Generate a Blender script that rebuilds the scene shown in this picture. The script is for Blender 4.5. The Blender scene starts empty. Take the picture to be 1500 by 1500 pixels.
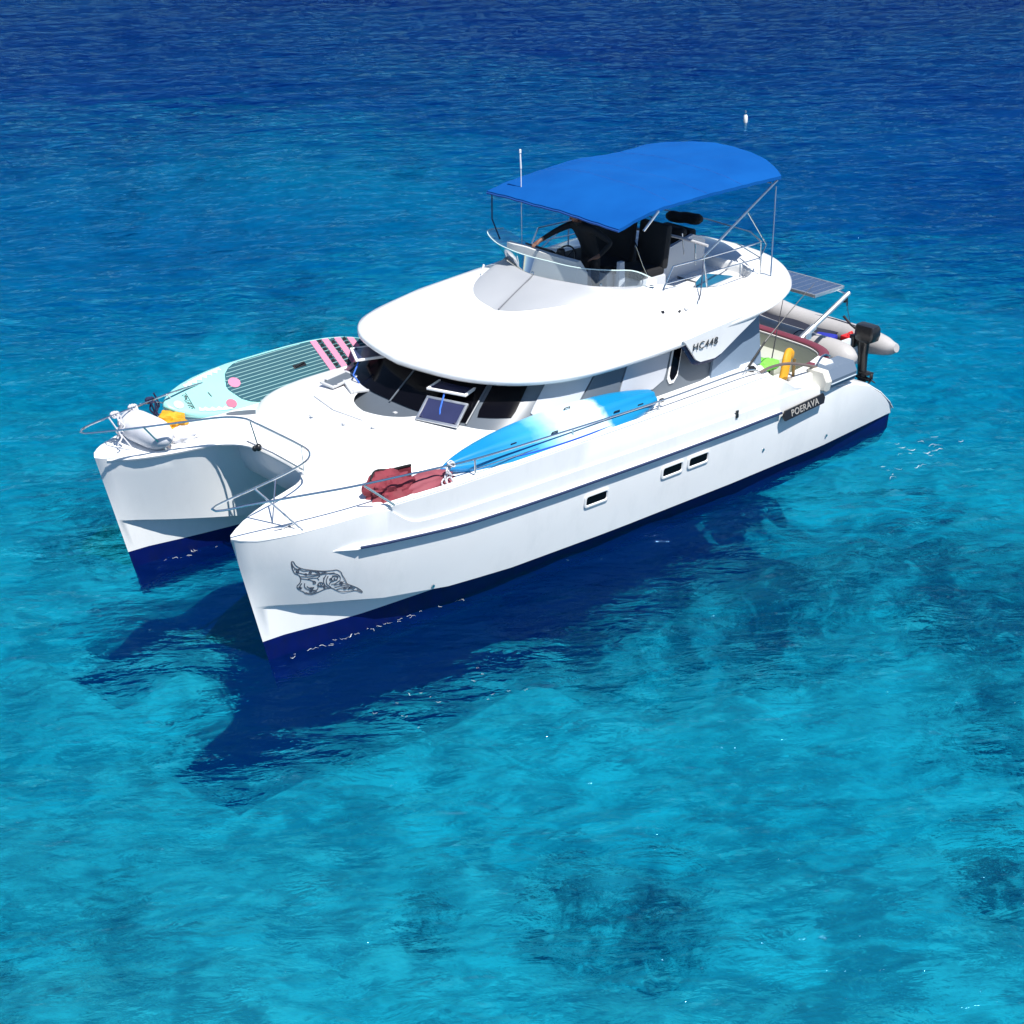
import bpy, bmesh, math, random
import numpy as np
from mathutils import Vector, Matrix
from mathutils.geometry import tessellate_polygon

random.seed(7)
RNG = np.random.default_rng(7)
SC = bpy.context.scene
COL = SC.collection

# ------------------------------------------------------------------ camera, world, sun
# boat frame: +X bow, +Y port, Z up, still water z = 0
cam_d = bpy.data.cameras.new('camera')
cam = bpy.data.objects.new('camera', cam_d)
COL.objects.link(cam)
SC.camera = cam
CAM_C = (13.828784, 16.090803, 9.587962)
_yaw, _pit, _rol, _F = math.radians(-130.45940564), math.radians(25.04739324), math.radians(-0.94600705), 2375.92586
_f = Vector((math.cos(_yaw) * math.cos(_pit), math.sin(_yaw) * math.cos(_pit), -math.sin(_pit)))
_r = Vector((math.sin(_yaw), -math.cos(_yaw), 0))
_u = _r.cross(_f)
_r2 = math.cos(_rol) * _r + math.sin(_rol) * _u
_u2 = -math.sin(_rol) * _r + math.cos(_rol) * _u
mw = Matrix((( _r2.x, _u2.x, -_f.x, CAM_C[0]), (_r2.y, _u2.y, -_f.y, CAM_C[1]), (_r2.z, _u2.z, -_f.z, CAM_C[2]), (0, 0, 0, 1)))
cam.matrix_world = mw
cam_d.sensor_width = 36
cam_d.lens = 36 * _F / 1500
cam_d.clip_start = 0.1
cam_d.clip_end = 4000

SUN_DIR = Vector((0.04, 0.55, 1.0)).normalized()
world = bpy.data.worlds.new('World')
SC.world = world
world.use_nodes = True
wn = world.node_tree.nodes
wl = world.node_tree.links
for n in list(wn):
    wn.remove(n)
sky = wn.new('ShaderNodeTexSky')
sky.sky_type = 'NISHITA'
sky.sun_disc = False
sky.sun_elevation = math.asin(SUN_DIR.z)
sky.sun_rotation = math.atan2(SUN_DIR.x, SUN_DIR.y)
sky.air_density = 1.0
sky.dust_density = 0.0
sky.ozone_density = 4.0
bg = wn.new('ShaderNodeBackground')
bg.inputs['Strength'].default_value = 0.085
wo = wn.new('ShaderNodeOutputWorld')
wl.new(sky.outputs[0], bg.inputs[0])
wl.new(bg.outputs[0], wo.inputs[0])

sun_d = bpy.data.lights.new('sun', 'SUN')
sun_d.energy = 5.0
sun_d.angle = math.radians(0.5)
sun_d.color = (1.0, 0.965, 0.91)
sun = bpy.data.objects.new('sun', sun_d)
COL.objects.link(sun)
sun.rotation_euler = (-SUN_DIR).to_track_quat('-Z', 'Y').to_euler()
sun.location = (0, 0, 30)

SC.view_settings.view_transform = 'Standard'
SC.view_settings.look = 'None'
SC.view_settings.gamma = 1
SC.view_settings.exposure = 0.55
SC.view_settings.use_curve_mapping = False
SC.cycles.max_bounces = 10
SC.cycles.transparent_max_bounces = 24
SC.cycles.transmission_bounces = 8
SC.cycles.diffuse_bounces = 4
SC.cycles.glossy_bounces = 4
SC.cycles.caustics_reflective = False
SC.cycles.caustics_refractive = False
SC.cycles.sample_clamp_indirect = 4
SC.cycles.use_denoising = True

# ------------------------------------------------------------------ materials
MATS = {}


def nd(nt, t, **kw):
    n = nt.nodes.new(t)
    for k, v in kw.items():
        setattr(n, k, v)
    return n


def mat(name, col, rough=0.4, metal=0.0, coat=0.0, var=0.04, scale=3.0, bump=0.0, bscale=40.0, spec=0.5, var2=None, sheen=0.0, dirt=None):
    """Principled material with mottled colour, mottled gloss and optional fine bump; dirt = (colour, amount, scale)."""
    if name in MATS:
        return MATS[name]
    m = bpy.data.materials.new(name)
    m.use_nodes = True
    nt = m.node_tree
    b = nt.nodes['Principled BSDF']
    b.inputs['Metallic'].default_value = metal
    b.inputs['Specular IOR Level'].default_value = spec
    b.inputs['Coat Weight'].default_value = coat
    b.inputs['Sheen Weight'].default_value = sheen
    tc = nd(nt, 'ShaderNodeTexCoord')
    nz = nd(nt, 'ShaderNodeTexNoise')
    nz.inputs['Scale'].default_value = scale
    nz.inputs['Detail'].default_value = 5
    nt.links.new(tc.outputs['Object'], nz.inputs['Vector'])
    mix = nd(nt, 'ShaderNodeMix', data_type='RGBA')
    mix.inputs[6].default_value = (*[c * (1 - var) for c in col], 1)
    mix.inputs[7].default_value = (*(var2 if var2 else [min(1, c * (1 + var)) for c in col]), 1)
    nt.links.new(nz.outputs[0], mix.inputs[0])
    last = mix.outputs[2]
    if dirt:
        dz = nd(nt, 'ShaderNodeTexNoise')
        dz.inputs['Scale'].default_value = dirt[2]
        dz.inputs['Detail'].default_value = 8
        dz.inputs['Roughness'].default_value = 0.7
        mp = nd(nt, 'ShaderNodeMapping')
        mp.inputs['Scale'].default_value = (1, 1, 0.35)
        nt.links.new(tc.outputs['Object'], mp.inputs[0])
        nt.links.new(mp.outputs[0], dz.inputs['Vector'])
        rp = nd(nt, 'ShaderNodeMapRange')
        rp.inputs[1].default_value = 0.5
        rp.inputs[2].default_value = 0.75
        rp.inputs[3].default_value = 0
        rp.inputs[4].default_value = dirt[1]
        nt.links.new(dz.outputs[0], rp.inputs[0])
        mx = nd(nt, 'ShaderNodeMix', data_type='RGBA')
        mx.inputs[7].default_value = (*dirt[0], 1)
        nt.links.new(rp.outputs[0], mx.inputs[0])
        nt.links.new(last, mx.inputs[6])
        last = mx.outputs[2]
    nt.links.new(last, b.inputs['Base Color'])
    rr = nd(nt, 'ShaderNodeMapRange')
    rr.inputs[3].default_value = max(0.02, rough * 0.8)
    rr.inputs[4].default_value = min(1, rough * 1.25)
    nt.links.new(nz.outputs[0], rr.inputs[0])
    nt.links.new(rr.outputs[0], b.inputs['Roughness'])
    if bump > 0:
        bz = nd(nt, 'ShaderNodeTexNoise')
        bz.inputs['Scale'].default_value = bscale
        bz.inputs['Detail'].default_value = 3
        nt.links.new(tc.outputs['Object'], bz.inputs['Vector'])
        bp = nd(nt, 'ShaderNodeBump')
        bp.inputs['Strength'].default_value = bump
        bp.inputs['Distance'].default_value = 0.01
        nt.links.new(bz.outputs[0], bp.inputs['Height'])
        nt.links.new(bp.outputs[0], b.inputs['Normal'])
    MATS[name] = m
    return m


GEL = mat('white_gelcoat', (0.80, 0.81, 0.81), 0.22, coat=0.3, var=0.02, dirt=((0.62, 0.645, 0.65), 0.4, 2.5))
DECK = mat('white_deck_nonskid', (0.80, 0.80, 0.79), 0.55, var=0.02, bump=0.15, bscale=90, dirt=((0.66, 0.65, 0.61), 0.4, 3))
ANTI = mat('navy_antifouling', (0.0, 0.005, 0.085), 0.5, var=0.3, scale=5, spec=0.2, dirt=((0.004, 0.008, 0.03), 0.6, 6))
RAILB = mat('blue_rubber_strake', (0.008, 0.02, 0.07), 0.6)
SILL = mat('aluminium_trim', (0.6, 0.62, 0.63), 0.3, metal=0.8)
STEEL = mat('stainless_steel', (0.62, 0.63, 0.64), 0.18, metal=1.0, var=0.1, scale=9)
ALU = mat('brushed_aluminium', (0.72, 0.73, 0.74), 0.38, metal=0.9, var=0.1, scale=9)
BLACKG = mat('tinted_glass', (0.003, 0.003, 0.005), 0.12, spec=0.12, var=0.1)
GREYG = mat('smoked_acrylic', (0.11, 0.13, 0.155), 0.35, var=0.12, scale=2, spec=0.3)
NAVYG = mat('blue_acrylic_hatch', (0.03, 0.035, 0.09), 0.12, var=0.2, scale=4)
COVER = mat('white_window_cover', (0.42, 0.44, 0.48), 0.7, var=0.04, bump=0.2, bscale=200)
CANVAS = mat('blue_canvas', (0.003, 0.066, 0.28), 0.85, var=0.10, scale=1.6, bump=0.25, bscale=160, var2=(0.006, 0.10, 0.36), spec=0.05)
CANVE = mat('dark_blue_binding', (0.002, 0.06, 0.27), 0.85)
VINYLG = mat('grey_vinyl', (0.52, 0.54, 0.58), 0.5, var=0.06)
CONSOLE = mat('offwhite_console', (0.62, 0.63, 0.62), 0.4, var=0.04)
BLACKC = mat('black_cloth', (0.006, 0.006, 0.008), 0.8, var=0.3, bump=0.4, bscale=60)
BLACKP = mat('black_plastic', (0.012, 0.012, 0.014), 0.3, var=0.2)
BURG = mat('burgundy_vinyl', (0.15, 0.03, 0.05), 0.5, var=0.15, scale=5, bump=0.2, bscale=25)
BEIGE = mat('beige_cockpit_liner', (0.42, 0.44, 0.38), 0.6, var=0.05, scale=4)
REDC = mat('faded_red_tarpaulin', (0.12, 0.010, 0.020), 0.75, var=0.3, scale=6, var2=(0.27, 0.035, 0.055), bump=0.6, bscale=14)
YEL = mat('yellow_fabric', (0.62, 0.30, 0.01), 0.65, var=0.2, scale=8, bump=0.4, bscale=40)
GREEN = mat('lime_green_cloth', (0.16, 0.55, 0.06), 0.7, var=0.2, scale=9, bump=0.5, bscale=40)
ROPE = mat('white_rope', (0.62, 0.62, 0.66), 0.8, var=0.25, scale=60, bump=0.8, bscale=220)
ROPEN = mat('navy_rope', (0.01, 0.015, 0.06), 0.8, var=0.3, scale=60)
ROPEB = mat('blue_strap', (0.02, 0.12, 0.55), 0.7)
HYP = mat('grey_hypalon', (0.40, 0.39, 0.39), 0.5, var=0.08, scale=3, bump=0.2, bscale=80, dirt=((0.3, 0.3, 0.3), 0.5, 5))
HYPD = mat('dark_blue_dinghy_cover', (0.010, 0.013, 0.028), 0.7, var=0.3, scale=5, bump=0.4, bscale=20)
FEND = mat('white_fender_vinyl', (0.66, 0.67, 0.72), 0.4, var=0.05, dirt=((0.45, 0.45, 0.45), 0.5, 5))
SOLAR = mat('solar_cells', (0.035, 0.06, 0.13), 0.25, coat=0.5, var=0.3, scale=3, spec=0.6)
SKIN = mat('skin', (0.16, 0.075, 0.05), 0.55)
HAIR = mat('dark_hair', (0.012, 0.009, 0.008), 0.5)
REDP = mat('red_plastic', (0.6, 0.02, 0.02), 0.35)
INK = mat('dark_vinyl_lettering', (0.03, 0.032, 0.036), 0.5)
INKB = mat('black_tattoo_decal', (0.09, 0.10, 0.13), 0.6)
WOOD = mat('brown_coated_tube', (0.13, 0.10, 0.09), 0.4)
SIGNB = mat('black_sign_board', (0.012, 0.010, 0.012), 0.35)
SIGNT = mat('pale_sign_letters', (0.32, 0.31, 0.29), 0.5)
WOODB = mat('wicker_brown', (0.20, 0.14, 0.09), 0.7, var=0.3, scale=20)
MINT = mat('mint_board_skin', (0.24, 0.56, 0.54), 0.35, var=0.05, scale=2, var2=(0.30, 0.62, 0.60))
PAD = mat('teal_deck_pad', (0.012, 0.070, 0.095), 0.8, var=0.08, bump=0.4, bscale=120)
PADL = mat('pale_groove', (0.20, 0.36, 0.36), 0.7)
PINK = mat('pink_foam', (0.55, 0.19, 0.30), 0.75)
WHT = mat('white_paint', (0.78, 0.78, 0.78), 0.45)
LGREY = mat('light_grey_panel', (0.50, 0.51, 0.53), 0.45)

# clear acrylic for the wind screen
m = bpy.data.materials.new('clear_acrylic')
m.use_nodes = True
nt = m.node_tree
for n in list(nt.nodes):
    nt.nodes.remove(n)
o_ = nd(nt, 'ShaderNodeOutputMaterial')
tr = nd(nt, 'ShaderNodeBsdfTransparent')
tr.inputs[0].default_value = (0.80, 0.88, 0.92, 1)
gl = nd(nt, 'ShaderNodeBsdfGlossy')
gl.inputs['Roughness'].default_value = 0.08
df = nd(nt, 'ShaderNodeBsdfDiffuse')
df.inputs[0].default_value = (0.62, 0.70, 0.75, 1)
fr = nd(nt, 'ShaderNodeFresnel')
fr.inputs[0].default_value = 1.5
m1 = nd(nt, 'ShaderNodeMixShader')
m1.inputs[0].default_value = 0.11
m2 = nd(nt, 'ShaderNodeMixShader')
nt.links.new(tr.outputs[0], m1.inputs[1])
nt.links.new(df.outputs[0], m1.inputs[2])
nt.links.new(fr.outputs[0], m2.inputs[0])
nt.links.new(m1.outputs[0], m2.inputs[1])
nt.links.new(gl.outputs[0], m2.inputs[2])
nt.links.new(m2.outputs[0], o_.inputs[0])
CLEAR = m


# ------------------------------------------------------------------ mesh helpers
class MB:
    def __init__(self):
        self.v = []
        self.f = []
        self.m = []

    def add(self, vs, fs, mi=0):
        o = len(self.v)
        self.v += [tuple(float(c) for c in p) for p in vs]
        self.f += [tuple(o + i for i in f) for f in fs]
        self.m += [mi] * len(fs)

    def rows(self, rows, closed=False, mi=0, cap0=False, cap1=False, flip=False, mfun=None):
        """loft rows of equal length"""
        n = len(rows[0])
        o = len(self.v)
        for r in rows:
            self.v += [tuple(float(c) for c in p) for p in r]
        nn = n if closed else n - 1
        for i in range(len(rows) - 1):
            for j in range(nn):
                a = o + i * n + j
                b = o + i * n + (j + 1) % n
                c = o + (i + 1) * n + (j + 1) % n
                d = o + (i + 1) * n + j
                self.f.append((a, d, c, b) if flip else (a, b, c, d))
                self.m.append(mfun(i, j) if mfun else mi)
        if cap0:
            self.fan(rows[0], mi, not flip)
        if cap1:
            self.fan(rows[-1], mi, flip)

    def fan(self, ring, mi=0, flip=False):
        c = np.mean(np.array(ring, float), axis=0)
        o = len(self.v)
        self.v += [tuple(float(x) for x in p) for p in ring] + [tuple(c)]
        n = len(ring)
        for j in range(n):
            a, b = o + j, o + (j + 1) % n
            self.f.append((b, a, o + n) if flip else (a, b, o + n))
            self.m.append(mi)

    def tube(self, path, r, k=8, closed=False, mi=0, caps=True):
        P = [Vector(p) for p in path]
        n = len(P)
        R = r if isinstance(r, (list, tuple, np.ndarray)) else [r] * n
        T = []
        for i in range(n):
            a = P[(i - 1) % n] if (closed or i > 0) else P[i]
            b = P[(i + 1) % n] if (closed or i < n - 1) else P[i]
            t = (b - a)
            T.append(t.normalized() if t.length > 1e-9 else Vector((0, 0, 1)))
        up = Vector((0, 0, 1)) if abs(T[0].z) < 0.9 else Vector((1, 0, 0))
        N = (up - T[0] * up.dot(T[0])).normalized()
        rows = []
        for i in range(n):
            N = (N - T[i] * N.dot(T[i])).normalized()
            B = T[i].cross(N)
            rows.append([P[i] + (N * math.cos(2 * math.pi * j / k) + B * math.sin(2 * math.pi * j / k)) * R[i] for j in range(k)])
        if closed:
            rows.append(rows[0])
        self.rows(rows, closed=True, mi=mi, cap0=caps and not closed, cap1=caps and not closed)

    def box(self, c, s, rot=None, bev=0.0, mi=0):
        """box centred at c, size s, optional 3x3 rotation, chamfered edges"""
        hx, hy, hz = [q / 2 for q in s]
        b = min(bev, hx * 0.95, hy * 0.95, hz * 0.95)
        bm = bmesh.new()
        bmesh.ops.create_cube(bm, size=1)
        for v in bm.verts:
            v.co = Vector((v.co.x * 2 * hx, v.co.y * 2 * hy, v.co.z * 2 * hz))
        if b > 0:
            bmesh.ops.bevel(bm, geom=bm.edges[:], offset=b, segments=2, profile=0.6, affect='EDGES')
        R = rot if rot is not None else Matrix.Identity(3)
        bm.verts.index_update()
        self.add([R @ v.co + Vector(c) for v in bm.verts], [[v.index for v in f.verts] for f in bm.faces], mi)
        bm.free()

    def prism(self, poly, fn, h0, h1, mi=0):
        """poly [(a,b)] extruded from h0 to h1; fn(a,b,h)->xyz"""
        A = [fn(a, b, h0) for a, b in poly]
        B = [fn(a, b, h1) for a, b in poly]
        n = len(poly)
        self.rows([A, B], closed=True, mi=mi)
        tri = tessellate_polygon([[Vector((a, b, 0)) for a, b in poly]])
        self.add(A, [t for t in tri], mi)
        self.add(B, [tuple(reversed(t)) for t in tri], mi)

    def ell(self, c, r, rot=None, nu=16, nv=10, mi=0, pw=1.0):
        R = rot if rot is not None else Matrix.Identity(3)
        rows = []
        for i in range(nv + 1):
            th = math.pi * i / nv
            s, cz = math.sin(th) ** pw if 0 < th < math.pi else 0, math.cos(th)
            rows.append([Vector(c) + R @ Vector((r[0] * s * math.cos(2 * math.pi * j / nu), r[1] * s * math.sin(2 * math.pi * j / nu), r[2] * cz)) for j in range(nu)])
        self.rows(rows, closed=True, mi=mi, flip=True)

    def build(self, name, mats, parent=None, smooth=40, label=None, fixn=True):
        me = bpy.data.meshes.new(name)
        me.from_pydata(self.v, [], self.f)
        for mm in (mats if isinstance(mats, (list, tuple)) else [mats]):
            me.materials.append(mm)
        me.polygons.foreach_set('material_index', self.m)
        bm = bmesh.new()
        bm.from_mesh(me)
        bmesh.ops.remove_doubles(bm, verts=bm.verts, dist=0.0002)
        if fixn:
            bmesh.ops.recalc_face_normals(bm, faces=bm.faces)
        bm.to_mesh(me)
        bm.free()
        if smooth:
            me.polygons.foreach_set('use_smooth', [True] * len(me.polygons))
            me.set_sharp_from_angle(angle=math.radians(smooth))
        ob = bpy.data.objects.new(name, me)
        COL.objects.link(ob)
        if parent:
            ob.parent = parent
        if label:
            ob['label'] = label
        return ob


def thing(name, label, cat, group=None):
    o = bpy.data.objects.new(name, None)
    COL.objects.link(o)
    o['label'] = label
    o['category'] = cat
    if group:
        o['group'] = group
    return o


def tag(o, label, cat, group=None):
    o['label'] = label
    o['category'] = cat
    if group:
        o['group'] = group
    return o


def struct(o, kind='structure'):
    o['kind'] = kind
    return o


def spl(pts, n, closed=False):
    """smooth (Catmull-Rom) curve through pts resampled to n points by arc length"""
    P = np.array(pts, float)
    m_ = len(P)
    out = []
    seg = m_ if closed else m_ - 1
    for i in range(seg):
        p1, p2 = P[i % m_], P[(i + 1) % m_]
        p0 = P[(i - 1) % m_] if (closed or i > 0) else 2 * p1 - p2
        p3 = P[(i + 2) % m_] if (closed or i + 2 < m_) else 2 * p2 - p1
        # centripetal-like tension
        l = np.linalg.norm(p2 - p1) + 1e-9
        t1 = (p2 - p0) / (np.linalg.norm(p2 - p0) + 1e-9) * l
        t2 = (p3 - p1) / (np.linalg.norm(p3 - p1) + 1e-9) * l
        for t in np.linspace(0, 1, 14, endpoint=False):
            h = (2 * t**3 - 3 * t**2 + 1, t**3 - 2 * t**2 + t, -2 * t**3 + 3 * t**2, t**3 - t**2)
            out.append(h[0] * p1 + h[1] * t1 + h[2] * p2 + h[3] * t2)
    out.append(P[0] if closed else P[-1])
    out = np.array(out)
    d = np.concatenate([[0], np.cumsum(np.linalg.norm(np.diff(out, axis=0), axis=1))])
    s = np.linspace(0, d[-1], n)
    return np.array([[np.interp(q, d, out[:, k]) for k in range(P.shape[1])] for q in s])


def ip(x, tab):
    """smoothish interpolation in a table of (x, y), x descending or ascending"""
    t = sorted(tab)
    return float(np.interp(x, [a for a, _ in t], [b for _, b in t]))


def ring(half, n=40):
    """half outline from the bow centre line to the stern centre line -> full closed ring"""
    h = spl(half, n)
    port = [tuple(p) for p in h]
    star = [(p[0], -p[1], p[2]) for p in h[::-1]][1:-1]
    return port + star


def text_mesh(s, size, name, mt, parent, M, depth=0.004, spacing=1.0, bold=0.0):
    cu = bpy.data.curves.new('lettering', 'FONT')
    cu.body = s
    cu.size = size
    cu.extrude = depth
    cu.offset = bold
    cu.space_character = spacing
    cu.align_x = 'LEFT'
    to = bpy.data.objects.new('tmp', cu)
    COL.objects.link(to)
    dg = bpy.context.evaluated_depsgraph_get()
    me = bpy.data.meshes.new_from_object(to.evaluated_get(dg))
    bpy.data.objects.remove(to)
    me.transform(M)
    me.materials.clear()
    me.materials.append(mt)
    ob = bpy.data.objects.new(name, me)
    COL.objects.link(ob)
    ob.parent = parent
    return ob


def frame(o, ex, ey, ez):
    return Matrix(((ex[0], ey[0], ez[0], o[0]), (ex[1], ey[1], ez[1], o[1]), (ex[2], ey[2], ez[2], o[2]), (0, 0, 0, 1)))


# ------------------------------------------------------------------ sea bed and water
def depth_at(x, y):
    d = -(0.65 * x + 0.76 * y)
    s = -0.76 * x + 0.65 * y
    k = np.clip((d - 5.0) / 46.0, 0, 1.8)
    dep = 3.05 + 4.0 * k**1.15 + 0.035 * s * np.clip(3 * k, 0, 1) * np.exp(-(s / 40.0) ** 2)
    dep = dep + 0.30 * np.sin(x * 0.31 + 1.2) * np.sin(y * 0.27 + 0.4) + 1.9 * np.clip(k * 2.2, 0, 1) * np.sin(s * 0.17 + 1.1 * np.sin(d * 0.16) + 0.5) * np.sin(d * 0.23 + 0.9 * np.sin(s * 0.11) + 0.4)
    dep = dep - 0.8 * np.exp(-(((d - 12) / 6.5) ** 2 + ((s - 0.5) / 5.0) ** 2))
    rg = np.random.default_rng(4)
    rip = 0  # ridges shaped to break up the boat's shadow edge and streak the sand
    for lam0, amp, cnt in ((3.2, 0.09, 5), (1.7, 0.085, 8), (0.95, 0.05, 9)):
        for _ in range(cnt):
            lam = lam0 * rg.uniform(0.75, 1.3)
            th = math.radians(-128) + rg.normal(0, 0.5)
            rip = rip + amp * rg.uniform(0.4, 1.0) * np.sin(2 * math.pi / lam * (x * math.cos(th) + y * math.sin(th)) + rg.uniform(0, 6.28))
    near = np.clip(1.2 - np.maximum(np.maximum(-x - 14, -y - 16), 0) / 8, 0, 1)
    return dep + rip * near


def axis_grid(lo, hi, step, far, g=1.28, g0=None, lim=0):
    a = list(np.arange(lo, hi, step))
    s, p = step, a[-1]
    while p < far:
        s *= g0 if (g0 and abs(p) < lim) else g
        p += s
        a.append(p)
    s, p = step, a[0]
    b = []
    while p > -far:
        s *= g0 if (g0 and abs(p) < lim) else g
        p -= s
        b.append(p)
    return np.array(b[::-1] + a)


def grid_mesh(name, X, Y, Z, mats, skirt=None):
    nx, ny = X.shape
    V = np.stack([X.ravel(), Y.ravel(), Z.ravel()], 1)
    idx = np.arange(nx * ny).reshape(nx, ny)
    F = np.stack([idx[:-1, :-1], idx[1:, :-1], idx[1:, 1:], idx[:-1, 1:]], -1).reshape(-1, 4)
    V, F = V.tolist(), F.tolist()
    if skirt is not None:
        loop = list(idx[:, 0]) + list(idx[-1, 1:]) + list(idx[-2::-1, -1]) + list(idx[0, -2:0:-1])
        base = len(V)
        V += [[V[i][0], V[i][1], skirt] for i in loop]
        L = len(loop)
        for j in range(L):
            F.append([int(loop[(j + 1) % L]), int(loop[j]), base + j, base + (j + 1) % L])
        F.append([base + j for j in range(L)][::-1])
        F[-1] = F[-1][::-1]
    me = bpy.data.meshes.new(name)
    me.from_pydata(V, [], F)
    me.materials.append(mats)
    me.polygons.foreach_set('use_smooth', [True] * len(F))
    ob = bpy.data.objects.new(name, me)
    COL.objects.link(ob)
    return ob


gx = axis_grid(-16, 14, 0.16, 1500, 1.25)
gy = axis_grid(-18, 14, 0.16, 1500, 1.25)
GX, GY = np.meshgrid(gx, gy, indexing='ij')
sea_bed = struct(grid_mesh('seabed', GX, GY, -np.minimum(depth_at(GX, GY), 18.0), None or bpy.data.materials.new('sand_and_reef')))
m = sea_bed.data.materials[0]
m.use_nodes = True
nt = m.node_tree
b = nt.nodes['Principled BSDF']
b.inputs['Roughness'].default_value = 1
b.inputs['Specular IOR Level'].default_value = 0
tc = nd(nt, 'ShaderNodeTexCoord')


def noise(scale, detail, rough=0.55, dist=0.0, vec=None):
    n = nd(nt, 'ShaderNodeTexNoise')
    n.inputs['Scale'].default_value = scale
    n.inputs['Detail'].default_value = detail
    n.inputs['Roughness'].default_value = rough
    n.inputs['Distortion'].default_value = dist
    nt.links.new(vec or tc.outputs['Object'], n.inputs['Vector'])
    return n


def mrange(src, a, b_, c, d_, smooth=True):
    r = nd(nt, 'ShaderNodeMapRange', interpolation_type='SMOOTHSTEP' if smooth else 'LINEAR')
    r.inputs[1].default_value, r.inputs[2].default_value, r.inputs[3].default_value, r.inputs[4].default_value = a, b_, c, d_
    nt.links.new(src, r.inputs[0])
    return r.outputs[0]


def mth(op, a, b_):
    r = nd(nt, 'ShaderNodeMath', operation=op)
    for i, q in enumerate((a, b_)):
        if isinstance(q, (int, float)):
            r.inputs[i].default_value = q
        else:
            nt.links.new(q, r.inputs[i])
    return r.outputs[0]


REEF_PLACES = [(2.9, -7.6, 1.1), (3.2, 4.9, 0.6), (2.5, 5.4, 0.6), (-3.0, 2.7, 0.9), (-5.1, 1.5, 0.9), (-6.0, 3.7, 1.2), (-0.9, 7.8, 0.7), (4.7, 3.8, 0.4), (-3.3, 5.8, 0.7), (-7.0, 1.8, 0.8)]
big = noise(0.16, 5, 0.6, 0.6)
mid = noise(1.1, 6, 0.62, 0.8)
reef_a = mrange(big.outputs[0], 0.53, 0.66, 0, 1)
reef_b = mrange(mid.outputs[0], 0.44, 0.56, 0, 1)
reef = mth('MULTIPLY', reef_a, reef_b)
# a few reef heads whose places the photograph shows: (x, y, radius)
sep = nd(nt, 'ShaderNodeSeparateXYZ')
nt.links.new(tc.outputs['Object'], sep.inputs[0])
wob = mth('MULTIPLY', mth('SUBTRACT', mid.outputs[0], 0.5), 2.2)
heads = REEFS = REEF_PLACES
cur = None
for hx, hy, hr in REEFS:
    dx = mth('SUBTRACT', sep.outputs[0], hx)
    dy = mth('SUBTRACT', sep.outputs[1], hy)
    dd = mth('SQRT', mth('ADD', mth('MULTIPLY', dx, dx), mth('MULTIPLY', dy, dy)), 0)
    q = mrange(mth('ADD', dd, wob), hr * 0.75, hr * 1.15, 1, 0)
    cur = q if cur is None else mth('MAXIMUM', cur, q)
fine = noise(4.0, 5, 0.6, 1.2)
cur = mth('MULTIPLY', cur, mrange(fine.outputs[0], 0.38, 0.56, 0.15, 1))
reef = mth('MINIMUM', mth('ADD', reef, cur), 1.0)
sandn = noise(0.7, 7, 0.6, 0.5)
sand = nd(nt, 'ShaderNodeMix', data_type='RGBA')
sand.inputs[6].default_value = (0.66, 0.66, 0.62, 1)
sand.inputs[7].default_value = (0.82, 0.82, 0.78, 1)
nt.links.new(mrange(sandn.outputs[0], 0.35, 0.65, 0, 1), sand.inputs[0])
mx = nd(nt, 'ShaderNodeMix', data_type='RGBA')
mx.inputs[7].default_value = (0.075, 0.085, 0.085, 1)
nt.links.new(mth('MULTIPLY', reef, 0.88), mx.inputs[0])
nt.links.new(sand.outputs[2], mx.inputs[6])
nt.links.new(mx.outputs[2], b.inputs['Base Color'])

# water surface: a random sea built from many directional wave trains
WX = axis_grid(-18, 14.5, 0.11, 1500, 1.25, 1.016, 70)
WY = axis_grid(-18, 15.5, 0.11, 1500, 1.25, 1.016, 75)
X, Y = np.meshgrid(WX, WY, indexing='ij')


def sea(X, Y):
    Z = np.zeros_like(X)
    rg = np.random.default_rng(11)
    wind = math.radians(-128)
    for lam0, amp, cnt in ((5.5, 0.014, 5), (2.6, 0.011, 8), (1.3, 0.0085, 12), (0.75, 0.0056, 16), (0.45, 0.0034, 16)):
        for _ in range(cnt):
            lam = lam0 * rg.uniform(0.7, 1.4)
            th = wind + rg.normal(0, 0.5)
            k = 2 * math.pi / lam
            ph = rg.uniform(0, 6.28)
            p = k * (X * math.cos(th) + Y * math.sin(th)) + ph
            # slowly wandering amplitude: groups of waves
            env = 0.6 + 0.4 * np.sin(X * rg.uniform(-.5, .5) / lam0 + Y * rg.uniform(-.5, .5) / lam0 + rg.uniform(0, 6.28))
            Z += amp * rg.uniform(0.5, 1.1) * env * np.sin(p)
    Z = Z + 2.2 * Z * np.abs(Z)
    fade = np.clip(1.3 - np.maximum(np.maximum(-X - 20, -Y - 22), np.maximum(X - 14.5, Y - 15.5)) / 60, 0, 1)
    return Z * fade


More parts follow.
